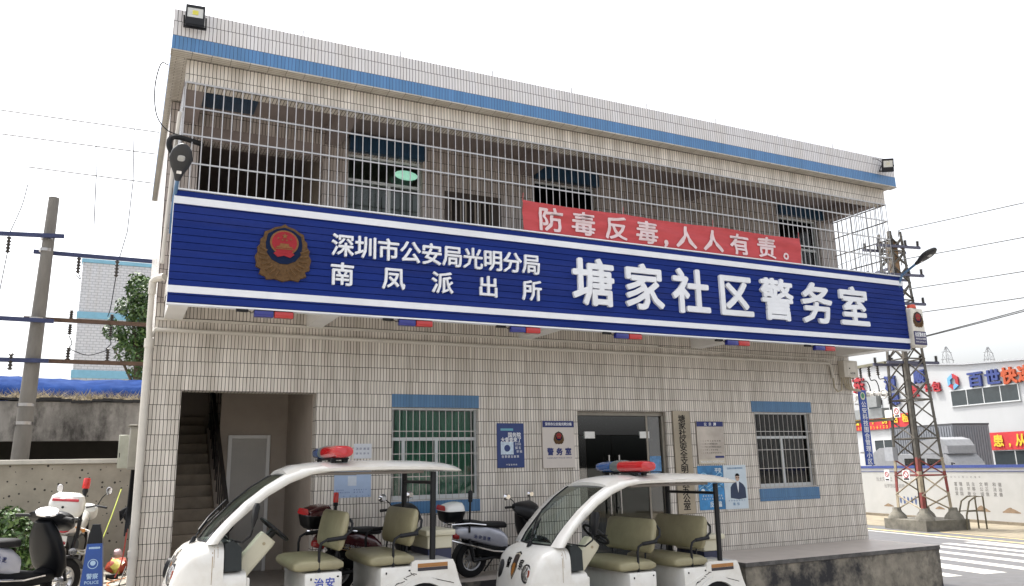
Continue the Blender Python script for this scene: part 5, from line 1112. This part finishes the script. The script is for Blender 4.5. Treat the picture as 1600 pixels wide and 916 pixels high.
for k in range(5):
    if k < 3: pts = [(-.35+.05*k, .1+.5*k, .012), (-.1, .5+.7*k, .012), (.1, .3+.9*k, .012), (.0, 1.2+.7*k, .012), (.25, 1.6+.8*k, .02)]
    elif k == 3: pts = [(.27, 1.6, 1.25), (.22, 1.9, .8), (.18, 2.1, .3), (.1, 2.3, .05)]
    else: pts = [(-.26, 2.9, .12), (-.18, 3.1, .38), (-.02, 3.4, .9), (.10, 3.7, 1.35)]
    mb = MB(); mb.cable(pts, .010, 6); o = obj('cord', mb, cols[k]); tag(o, labs[k], 'cord')
mb = MB()
for k in range(9): mb.tube([(.25+.006*k, 1.3, 1.42-.02*k), (.20-.012*k, 1.28, 1.1-.02*k), (.17-.01*k, 1.3, .95+.015*k), (.22, 1.34, 1.15), (.26, 1.33, 1.38)], .013, 5)
o = obj('cable_bundle', mb, BLACK); tag(o, 'bundle of black cables looped on the side wall under the grey cabinet', 'cable')

# ================================================================ right background
M_T = lambda off, z=0: Matrix((( -D.x, 0, -N.x, (F0+N*off).x), (-D.y, 0, -N.y, (F0+N*off).y), (0, 1, 0, 0), (0, 0, 0, 1)))  # local x = -along, y = z world, z out to the street
def RP(a, l, z): return F0+N*a+D*l+Vector((0, 0, z+1))           # across, along, world z
def rbox(mb, a0, a1, l0, l1, z0, z1, bev=0):
    t = MB(); t.box(0, 1, 0, 1, 0, 1)
    MX = Matrix(((N.x*(a1-a0), D.x*(l1-l0), 0, RP(a0, l0, z0).x), (N.y*(a1-a0), D.y*(l1-l0), 0, RP(a0, l0, z0).y), (0, 0, z1-z0, z0), (0, 0, 0, 1)))
    mb.merge(t.bm, MX)
def place(o, root):
    o.parent = root; o.matrix_parent_inverse = Matrix.Translation(-root.location); return o
# hoarding along the street
hd = thing('hoarding', 'long white printed hoarding with blue top rail along the street', 'fence', RP(0, -4, -1))
HW = mat('hoarding_white', (.40, .40, .39), .6, var=.06, scale=1.2, dirt=.15, dirtcol=(.36, .34, .30), dscale=.8)
for k in range(-5, 9):
    mb = MB(); rbox(mb, 0, .05, -9.4+k*6.1, -9.4+(k+1)*6.1-.06, -.88, 1.14); place(obj('panel', mb, HW), hd)
mb = MB(); rbox(mb, -.03, .08, -41, 46, 1.145, 1.26); rbox(mb, -.02, .07, -41, 46, 1.0, 1.02); place(obj('rail', mb, mat('rail_blue', (.045, .07, .24), .45, .2, var=.2, scale=12)), hd)
mb = MB(); rbox(mb, -.12, .12, -41, 46, -1.0, -.885); place(obj('plinth', mb, mat('plinth_stone', (.20, .17, .125), .9, var=.25, dirt=.5, dirtcol=(.08, .06, .045))), hd)
mb = MB()
for k in range(-5, 10): rbox(mb, -.05, .09, -9.46+k*6.1, -9.42+k*6.1, -.88, 1.145)
place(obj('post', mb, mat('post_grey', (.2, .2, .22), .5, .3)), hd)
mb = MB(); MH = M_T(-.001)
rows = ['富强民主文明和谐', '自由平等公正法治', '爱国敬业诚信友善']
for j, tx in enumerate(rows):
    for i in range(4): line(mb, tx[2*i:2*i+2], 5.05+i*.62, 5.05+i*.62+.42, .50-.19*j, .17, MH, .0006, .02)
line(mb, '社会主义核心价值观', 4.7, 6.4, .78, .09, MH, .0006)
line(mb, '当太阳升起', .55, 1.6, .66, .22, MH, .0006); line(mb, '给梦想插上翅膀', 1.05, 2.3, .36, .2, MH, .0006)
place(obj('lettering', mb, mat('hoarding_print', (.16, .155, .15), .7)), hd)
mb = MB()
for l0, w, h in ((5.9, .75, .20), (7.2, .80, .17), (.9, .6, .10), (3.9, .5, .09)):
    pts = [(l0+w*k/14, -.52+h*(sin(pi*k/14)**1.4)*(1 if k < 8 else .8)) for k in range(15)]
    mb.loft([[MH @ Vector((x, z, .002)) for x, z in pts], [MH @ Vector((x, -.56, .002)) for x, z in pts]], caps=False, closed=False)
place(obj('print', mb, mat('print_dune', (.22, .155, .10), .7, var=.3)), hd)
mb = MB()
for k in range(6): x = 1.75+.22*k; mb.loft([[MH @ Vector((x+.06*cos(q*2*pi/10), -.26+.03*(k % 2)+(.14+.03*(k % 3))*sin(q*2*pi/10), .003)) for q in range(10)], [MH @ Vector((x, -.26, .004))]*10], caps=False)
place(obj('print', mb, mat('print_figures', (.06, .09, .2), .7)), hd)

# warehouse
wh = thing('warehouse', 'pale grey warehouse with big blue, orange and red characters beyond the hoarding', 'building', RP(10, 4, -1))
WHM = mat('warehouse_white', (.42, .43, .44), .7, var=.05, scale=.6, dirt=.12, dirtcol=(.34, .34, .34), dscale=.4, stretch=(1, 1, .4))
tops = [(-50, 6.1), (-4, 6.22), (3, 6.65), (9, 7.35), (14, 7.75), (20, 8.0), (60, 8.2)]
mb = MB(); mb.loft([[RP(a, l, z) for l, z in tops]+[RP(a, 60, -1), RP(a, -50, -1)] for a in (10, 40)]); place(obj('wall', mb, WHM), wh)
mb = MB(); mb.loft([[RP(9.9, l, z), RP(10.2, l, z), RP(10.2, l, z+.10), RP(9.9, l, z+.10)] for l, z in tops]); place(obj('roof_edge', mb, mat('eave_grey', (.38, .39, .41), .6)), wh)
MW = M_T(9.97)
def wopen(l1, l0, z0, z1, panes):
    mb = MB(); rbox(mb, 9.93, 9.99, l0-.06, l1+.06, z1, z1+.06); rbox(mb, 9.93, 9.99, l0-.06, l1+.06, z0-.06, z0)
    for k in range(panes+1): q = l0+(l1-l0)*k/panes; rbox(mb, 9.94, 9.985, q-.025, q+.025, z0, z1)
    f = place(obj('window', mb, ALU), wh)
    mb = MB(); rbox(mb, 9.955, 9.975, l0, l1, z0, z1); g = obj('pane', mb, mat('window_dark', (.035, .045, .05), .15, spec=.8)); g.parent = f
wopen(4.2, -.15, 4.42, 5.25, 4); wopen(-1.5, -6, 4.42, 5.25, 4); wopen(10.7, 9.05, 1.6, 2.72, 2); wopen(10.9, 9.7, 4.55, 5.2, 1); wopen(1.9, -2, 1.0, 1.85, 3)
def sgn(text, l, z, h, m, bold=.035, ext=.12, w=None):
    mb = MB(); put(mb, text, -l, z, w or h, h, MW, ext, bold); place(obj('letter', mb, m), wh)
LBL, LOR, LRD = mat('letter_blue', (.03, .05, .19), .5), mat('letter_orange', (.40, .07, .02), .5), mat('letter_red', (.34, .022, .03), .5)
sgn('百', 2.35, 5.76, .86, LBL, w=1.05); sgn('世', 1.22, 5.74, .86, LBL, w=1.0); sgn('快', .22, 5.72, .9, LOR, w=.95); sgn('递', -.75, 5.72, .9, LOR, w=.95)
mb = MB(); MWx = MW
hexa = [(.42*cos(R(90+60*k)), .46*sin(R(90+60*k))) for k in range(6)]
def lp_(a, b, mm):
    mb = MB(); q = [hexa[a], hexa[b], (hexa[b][0]*.5, hexa[b][1]*.5), (hexa[a][0]*.5, hexa[a][1]*.5)]
    mb.loft([[MW @ Vector((x-3.87, y+5.78, z)) for x, y in q] for z in (0, .1)]); place(obj('logo', mb, mm), wh)
LSK = mat('logo_sky', (.12, .33, .55), .4)
lp_(0, 1, LSK); lp_(1, 2, LSK); lp_(2, 3, LRD); lp_(3, 4, LSK); lp_(4, 5, LRD); lp_(5, 0, LRD)
sgn('东', 11.5, 6.35, 1.15, LRD); sgn('源', 8.7, 6.2, .95, LBL); sgn('源', 8.5, 5.2, .8, LBL); sgn('顺', 6.3, 6.35, .85, LBL); sgn('家', 6.85, 5.5, .75, LRD); sgn('长', 5.75, 5.62, .5, LRD); sgn('包', 5.1, 5.62, .62, LRD)
# slogan banners on the warehouse
def wbanner(l1, l0, z0, z1, label):
    mb = MB(); n = 40; rows = []
    for off in (0, -.01):
        g = [[mb.bm.verts.new(RP(9.90+off-.015*sin(k*.9), l1+(l0-l1)*k/n, z)) for k in range(n+1)] for z in (z0, (z0+z1)/2, z1)]
        for j in range(2):
            for k in range(n): mb.bm.faces.new((g[j][k], g[j][k+1], g[j+1][k+1], g[j+1][k]))
    o = obj('banner', mb, mat('banner_crimson', (.48, .03, .035), .7), ang=80); tag(o, label, 'banner'); return o
YEL = mat('banner_yellow', (.62, .45, .03), .6)
b1 = wbanner(1.95, -6.5, 1.9, 2.82, 'red banner with large yellow characters on the warehouse at the right edge')
mb = MB(); MB1 = M_T(9.85); line(mb, '患,从细节做起', -1.75, 2.9, 2.38, .66, MB1, .003, .03); obj('lettering', mb, YEL, b1)
b2 = wbanner(12.6, 7.4, 3.40, 4.28, 'red banner with yellow rental notice on the warehouse behind the lattice tower')
mb = MB(); line(mb, '园区厂房招租', -12.3, -7.5, 3.98, .52, MB1, .003, .03); line(mb, '15815516123', -12.3, -9.2, 3.56, .25, MB1, .003, .02); obj('lettering', mb, YEL, b2)

# trucks in the yard
tk = thing('box_truck', 'grey corrugated box truck parked beyond the hoarding', 'truck', RP(5.5, -1, -.9))
mb = MB(); rbox(mb, 4.55, 6.8, -.9, 3.2, .35, 3.12)
for k in range(25): rbox(mb, 4.52, 4.548, -.85+k*.162, -.77+k*.162, .45, 3.05)
for k in range(14): rbox(mb, 4.62+k*.155, 4.70+k*.155, -.925, -.902, .45, 3.05)
place(obj('cargo_box', mb, mat('truck_grey', (.20, .21, .23), .5, .2, var=.08)), tk)
mb = MB(); rbox(mb, 4.53, 6.82, -.93, 3.23, 3.122, 3.2); rbox(mb, 4.7, 6.7, -.9, 5.2, .1, .34); place(obj('chassis', mb, mat('truck_frame', (.06, .06, .065), .6)), tk)
mb = MB(); MXc = Matrix(((N.x, D.x, 0, RP(4.75, 3.3, 0).x), (N.y, D.y, 0, RP(4.75, 3.3, 0).y), (0, 0, 1, 0), (0, 0, 0, 1)))
mb.prism([(0, .1), (0, 2.1), (1.1, 2.15), (1.6, 1.9), (1.85, 1.1), (1.9, .1)], 'x', 0, 2.0); bmesh.ops.transform(mb.bm, matrix=MXc, verts=mb.bm.verts); place(obj('cab', mb, mat('truck_white', (.23, .235, .245), .4)), tk)
for l in (-.2, .7, 4.4):
    for a in (4.62, 6.6): mb = MB(); mb.lathe(RP(a, l, -.4), N, [(0, 0), (.5, 0), (.5, .28), (0, .28)], 20); place(obj('wheel', mb, RUBBER), tk)
tk = thing('truck', 'white truck cab with roof deflector in front of the grey box truck', 'truck', RP(2.8, -1, -.9))
mb = MB(); MXc = Matrix(((N.x, D.x, 0, RP(2.1, 0, 0).x), (N.y, D.y, 0, RP(2.1, 0, 0).y), (0, 0, 1, 0), (0, 0, 0, 1)))
mb.prism([(-3.1, -.4), (-3.15, .75), (-2.95, 1.35), (-2.6, 1.72), (1.2, 1.78), (1.5, 1.3), (1.6, .4), (1.6, -.4)], 'x', 0, 1.9); bmesh.ops.transform(mb.bm, matrix=MXc, verts=mb.bm.verts); place(obj('cab', mb, mat('truck_white', (.23, .235, .245), .4)), tk)
mb = MB(); mb.prism([(-2.75, 1.76), (-2.7, 2.1), (-2.5, 2.38), (-2.1, 2.5), (-1.2, 2.35), (-.4, 1.79)], 'x', .15, 1.75); bmesh.ops.transform(mb.bm, matrix=MXc, verts=mb.bm.verts); place(obj('wind_deflector', mb, mat('truck_white', (.23, .235, .245), .4), ang=12), tk)
mb = MB(); mb.prism([(-2.85, .85), (-2.5, 1.5), (-1.6, 1.55), (-1.6, .85)], 'x', -.012, 0); mb.prism([(-1.45, .85), (-1.45, 1.55), (-.2, 1.56), (-.2, .85)], 'x', -.012, 0); bmesh.ops.transform(mb.bm, matrix=MXc, verts=mb.bm.verts); place(obj('window', mb, GLASSD), tk)
for l in (-2.3, .8):
    for a in (2.0, 3.75): mb = MB(); mb.lathe(RP(a, l, -.5), N, [(0, 0), (.45, 0), (.45, .26), (0, .26)], 20); place(obj('wheel', mb, RUBBER), tk)
mb = MB()
for l in (-3.25, 1.72): mb.tube([RP(2.0, l, 1.3), RP(1.85, l, 1.35), RP(1.85, l, .9)], .03, 6)
place(obj('mirror', mb, BLACK), tk)

# lattice power tower
BASEC = mat('weathered_concrete', (.15, .14, .115), .9, var=.3, scale=4, bump=.3, dirt=.6, dirtcol=(.07, .065, .055))
TA, TL = -3.85, -7.35
tw = thing('lattice_tower', 'lattice steel power tower with red and white legs on a concrete base by the crossing', 'tower', RP(TA, TL, -1))
GALV = mat('tower_steel', (.105, .098, .085), .6, .4, var=.3, dirt=.35, dirtcol=(.12, .085, .055)); STRIPE = mat('tower_red', (.20, .04, .035), .7, var=.3, dirt=.6, dirtcol=(.11, .07, .05), dscale=4); STRW = mat('tower_white', (.33, .28, .20), .7, var=.2, dirt=.5, dirtcol=(.13, .10, .07), dscale=4)
def hw(z): return .66+(.30-.66)*(z+.55)/11.0
def lpt(sa, sl, z): return RP(TA+sa*hw(z), TL+sl*hw(z), z)
mb = MB(); rbox(mb, TA-.98, TA+.98, TL-1.02, TL+1.02, -1.05, -.62, .02); place(obj('concrete_base', mb, BASEC), tw)
for sa in (-1, 1):
    for sl in (-1, 1):
        mb = MB(); c = lpt(sa, sl, -.62); mb.loft([[c+Vector((w*cos(q*2*pi/8), w*sin(q*2*pi/8), z)) for q in range(8)] for w, z in ((.34, 0), (.30, .12), (.17, .26), (.14, .40))]); place(obj('footing', mb, BASEC), tw)
        mb = MB(); zs = [-.4, .35, 1.1, 1.6, 4, 7, 10.4]
        for i, (za, zb) in enumerate(zip(zs, zs[1:])):
            mb.mi = (0, 1, 0, 2, 2, 2)[i] if (sa+sl) else (1, 0, 1, 2, 2, 2)[i]
            a, b = lpt(sa, sl, za), lpt(sa, sl, zb); w = .115
            for du, dv in ((N*-sa, N*0), (D*-sl, D*0)):
                e = (D if abs(du.dot(N)) > .01 else N)*.012
                mb.loft([[p-e, p+e, p+e+du*w, p-e+du*w] for p in (a, b)])
        place(obj('leg', mb, [STRIPE, STRW, GALV]), tw)
mb = MB(); levels = [-.3, .25, .95, 1.55, 2.3, 3.0, 3.75, 4.5, 5.3, 6.1, 6.9, 7.6, 8.3, 9.0, 9.6, 10.2]
faces = [((-1, -1), (-1, 1)), ((-1, 1), (1, 1)), ((1, 1), (1, -1)), ((1, -1), (-1, -1))]
for i, (za, zb) in enumerate(zip(levels, levels[1:])):
    mb.mi = 0 if i == 2 else (1 if i < 3 else 2)
    for (p, q) in faces:
        if i % 2 == 0 or i > 8: mb.tube([lpt(*p, za), lpt(*q, zb)], .03, 5)
        if i % 2 == 1 or i > 5: mb.tube([lpt(*q, za), lpt(*p, zb)], .03, 5)
        if i in (2, 4, 6, 8, 11, 14): mb.tube([lpt(*p, za), lpt(*q, za)], .03, 5)
place(obj('bracing', mb, [STRIPE, STRW, GALV]), tw)
mb = MB(); rbox(mb, TA-.07, TA+.05, TL-.10, TL+.02, -.5, 5.4)
for k in range(5): mb.tube([RP(TA-.1+.04*k, TL+.1, -.5), RP(TA-.1+.04*k, TL+.1, 5.2)], .018, 5)
place(obj('cable_riser', mb, mat('riser_brown', (.035, .028, .02), .7)), tw)
mb = MB(); rbox(mb, TA-.28, TA+.05, TL-.28, TL-.02, 6.3, 10.0); place(obj('cable_duct', mb, mat('rust_duct', (.20, .12, .06), .7, var=.3)), tw)
arms = [(9.75, 1.05), (8.6, 1.05), (7.45, .95), (5.15, 1.2)]
for z, h in arms:
    mb = MB(); rbox(mb, TA-h, TA+h, TL-.42, TL-.34, z-.05, z+.05); rbox(mb, TA-h, TA+h, TL+.34, TL+.42, z-.05, z+.05)
    place(obj('crossarm', mb, mat('arm_slate', (.09, .09, .13), .5, .4)), tw)
    for a in (-h+.1, -.30, .35, h-.1):
        for l in (-.38, .38):
            mb = MB(); insulator(mb, RP(TA+a, TL+l, z+.05), .24, .075); place(obj('insulator', mb, INS), tw)
for z, l0 in ((6.4, -.9), (9.0, 1.0)):
    mb = MB(); rbox(mb, TA-.04, TA+.04, TL+min(l0, 0), TL+max(l0, 0), z-.05, z+.05); place(obj('crossarm', mb, mat('arm_slate', (.09, .09, .13), .5, .4)), tw)
for (a, l, z, w, h, m, nm) in ((-1.05, .62, 3.55, .55, .42, mat('gear_grey', (.26, .27, .27), .5, .2), 'switch_box'), (-1.0, -.05, 3.1, .36, .28, WHITE, 'sign_plate'), (-.95, .2, 1.5, .42, .50, mat('meter_grey', (.30, .31, .33), .5), 'meter_box'), (-1.0, -.55, .78, .34, .36, WHITE, 'sign_plate'), (-1.0, .45, .75, .26, .42, WHITE, 'sign_plate'), (-1.0, -.45, 3.08, .30, .38, WHITE, 'sign_plate')):
    mb = MB(); d_ = .22 if 'box' in nm else .02; rbox(mb, TA+a, TA+a+d_, TL+l, TL+l+w, z, z+h); o = place(obj(nm, mb, m), tw)
    if nm == 'sign_plate' and w < .35:
        mb = MB(); cc = RP(TA+a-.006, TL+l+w/2, z+h*.6); mb.lathe(cc, -N, [(w*.28, 0), (w*.38, 0), (w*.38, .004), (w*.28, .004), (w*.28, 0)], 18); mb.tube([cc+D*w*.22+Vector((0, 0, w*.22)), cc-D*w*.22-Vector((0, 0, w*.22))], .012, 5); s_ = obj('no_climbing_mark', mb, LRD); s_.parent = o
        mb = MB(); rbox(mb, TA+a-.008, TA+a-.002, TL+l+.04, TL+l+w-.04, z+.03, z+.08); s_ = obj('caption', mb, INK); s_.parent = o
# cable terminations beside the tower, carried on a beam towards the station
mb = MB(); rbox(mb, TA-.75, TA-.65, TL+.3, TL+3.2, 5.18, 5.28); rbox(mb, TA-.75, TA-.65, TL+.2, TL+2.6, 3.0, 3.1); rbox(mb, TA-.75, TA-.65, TL+2.5, TL+2.6, -1, 3.0); place(obj('equipment_beam', mb, mat('beam_olive', (.17, .16, .11), .6, .2, var=.2)), tw)
for k in range(4):
    l = TL+.75+.48*k
    mb = MB(); insulator(mb, RP(TA-.7, l, 5.18), .42, .075, -1); place(obj('insulator', mb, INS), tw)
    mb = MB(); mb.cable([RP(TA-.7, l, 4.76), RP(TA-.75, l-.12, 4.62), RP(TA-.75, l-.35, 4.60), RP(TA-.75, l-.48, 4.35), RP(TA-.75, l-.5, 3.9)], .022, 6); place(obj('jumper_wire', mb, BLACK), tw)
    mb = MB(); insulator(mb, RP(TA-.75, l-.5, 3.62), .28, .08); place(obj('insulator', mb, INS), tw)
mb = MB(); mb.tube([RP(TA-.7, TL+2.1, 4.05), RP(TA-.75, TL+1.2, 4.1), RP(TA-.7, TL+.3, 4.0)], .09, 10)
for k in range(5):
    c = RP(TA-.85, TL+.4+.42*k, 4.02); mb.tube([c+D*.16*cos(q*pi/8)+Vector((0, 0, .16*sin(q*pi/8))) for q in range(17)], .028, 6)
place(obj('cable_joint', mb, mat('joint_pale', (.48, .46, .43), .5)), tw)
mb = MB(); rbox(mb, TA-.95, TA-.6, TL+.5, TL+2.3, 3.12, 3.5); place(obj('switch_box', mb, mat('gear_grey', (.26, .27, .27), .5, .2)), tw)
# handrail beside the tower base
mb = MB(); PA = TA+1.75
for l in (TL-.75, TL-1.1):
    mb.tube([RP(PA-1.0, l, -1), RP(PA-.95, l, -.5), RP(PA-.75, l, .0), RP(PA-.45, l, .16), RP(PA-.1, l, .16), RP(PA-.1, l, -1)], .03, 8); mb.tube([RP(PA-.9, l, -.35), RP(PA-.1, l, -.35)], .02, 6)
o = obj('handrail', mb, mat('rail_black_yellow', (.10, .085, .05), .5, var=.4, scale=5)); tag(o, 'curved black and yellow tube handrail beside the tower\'s concrete base', 'handrail')
# power lines running off to the right
ends = [((-9.05, 9.95), (-14.21, 9.32)), ((-9.02, 8.82), (-14.02, 8.25)), ((-8.99, 7.68), (-13.83, 7.2)), ((-9.44, 6.72), (-13.69, 6.39)), ((-9.38, 5.83), (-13.62, 6.02)), ((-9.38, 5.80), (-13.62, 5.97))]
names = ['topmost', 'second', 'third', 'fourth', 'fifth', 'lowest']
for (s, e), nm in zip(ends, names):
    k = 9; mb = MB(); pts = []
    for i in range(13):
        q = i/12*6.0; pts.append(RP(-5.0, s[0]+(e[0]-s[0])*q, s[1]+(e[1]-s[1])*q+.012*q*(q-1)*2))
    pts.insert(0, RP(-4.3, s[0]+.8, s[1]+.02)); mb.tube(pts, .018, 5); o = obj('overhead_wire', mb, WIRE); tag(o, nm+' of the black power lines running from the lattice tower to the right edge', 'wire', 'power lines right of the tower')
mb = MB(); mb.tube([RP(TA-.6, TL+.4, 9.7), RP(TA-2, TL+6, 9.0), RP(TA-3, TL+20, 9.6), RP(TA-3.5, TL+45, 12)], .013, 5); o = obj('overhead_wire', mb, WIRE); tag(o, 'sagging power line behind the balcony cage running away from the tower', 'wire')
mb = MB(); mb.tube([RP(TA-.6, TL+.4, 8.6), RP(TA-2, TL+6, 7.9), RP(TA-3, TL+20, 8.3), RP(TA-3.5, TL+45, 10.6)], .013, 5); o = obj('overhead_wire', mb, WIRE); tag(o, 'lower power line behind the balcony cage running away from the tower', 'wire')
# distant pylons
def pylon(base, h, label):
    b = Vector(base); t = thing('pylon', label, 'pylon', base); mb = MB(); zs = [0, .2, .4, .55, .68, .8, .9, 1]; W = [.16, .12, .085, .06, .05, .045, .035, .005]
    P_ = lambda s, q, i: Vector((s*W[i]*h, q*W[i]*h, zs[i]*h))
    for i in range(7):
        for s in (-1, 1):
            for q in (-1, 1): mb.tube([P_(s, q, i), P_(s, q, i+1)], .13, 4); mb.tube([P_(s, q, i), P_(-s, q, i+1)], .07, 4)
    obj('lattice', mb, mat('pylon_steel', (.26, .27, .285), .6), t)
    mb = MB()
    for z, w in ((.70, .16), (.82, .13), (.92, .10)): mb.tube([(-w*h, 0, z*h), (0, 0, z*h+.02*h), (w*h, 0, z*h)], .14, 4)
    obj('crossarm', mb, mat('pylon_steel', (.26, .27, .285)), t); return t
pylon((279, 184, 14), 28.5, 'faint distant pylon above the warehouse roof nearer the lattice tower')
pylon((293, 177, 14), 28.0, 'faint distant pylon above the warehouse roof nearer the right edge')
# ---------------------------------------------------------------- pieces that stand apart become parts of their own
import numpy as np
def pieces(me):
    nv = len(me.vertices); par = list(range(nv))
    def find(a):
        while par[a] != a: par[a] = par[par[a]]; a = par[a]
        return a
    for e in me.edges:
        a, b = find(e.vertices[0]), find(e.vertices[1])
        if a != b: par[a] = b
    root = np.array([find(i) for i in range(nv)]); r, isl = np.unique(root, return_inverse=True); k = len(r)
    if k < 2 or k > 800: return None
    co = np.empty(nv*3); me.vertices.foreach_get('co', co); co = co.reshape(nv, 3)
    lo = np.full((k, 3), np.inf); hi = np.full((k, 3), -np.inf); np.minimum.at(lo, isl, co); np.maximum.at(hi, isl, co)
    size = (hi-lo).max(axis=1); gap = np.maximum(0, np.maximum(lo[:, None]-hi[None], lo[None]-hi[:, None]))
    near = np.sqrt((gap**2).sum(axis=2)) <= np.maximum(.0199, .4995*np.maximum(size[:, None], size[None]))
    p2 = list(range(k))
    def f2(a):
        while p2[a] != a: a = p2[a]
        return a
    for a, b in zip(*np.nonzero(np.triu(near, 1))):
        x, y = f2(a), f2(b)
        if x != y: p2[x] = y
    cl = np.array([f2(i) for i in range(k)]); u, c = np.unique(cl, return_inverse=True)
    return (c[isl], len(u)) if len(u) > 1 else None
KEEP = ('foliage', 'crown', 'stem', 'dry_grass', 'ground', 'road')
users = {}
for o in list(COL.objects):
    if o.type == 'MESH' and not o.name.startswith(KEEP): users.setdefault(o.data.name, []).append(o)
for mn, obs in users.items():
    me = bpy.data.meshes[mn]; got = pieces(me)
    if not got: continue
    lab, n = got
    if n > 60: continue
    order = sorted(range(n), key=lambda q: -int((lab == q).sum())); new = []
    for q in order:
        b = bmesh.new(); b.from_mesh(me); b.verts.ensure_lookup_table()
        bmesh.ops.delete(b, geom=[v for v in b.verts if lab[v.index] != q], context='VERTS')
        m2 = bpy.data.meshes.new(mn); b.to_mesh(m2); b.free()
        for m in me.materials:
            if m.name not in [x.name for x in m2.materials]: m2.materials.append(m)
        new.append(m2)
    for o in obs:
        base = o.name.split('.')[0]; o.data = new[0]
        for m2 in new[1:]:
            c = bpy.data.objects.new(base, m2); COL.objects.link(c)
            c.parent = o.parent or o
            if o.parent: c.matrix_parent_inverse = o.matrix_parent_inverse.copy(); c.matrix_basis = o.matrix_basis.copy()
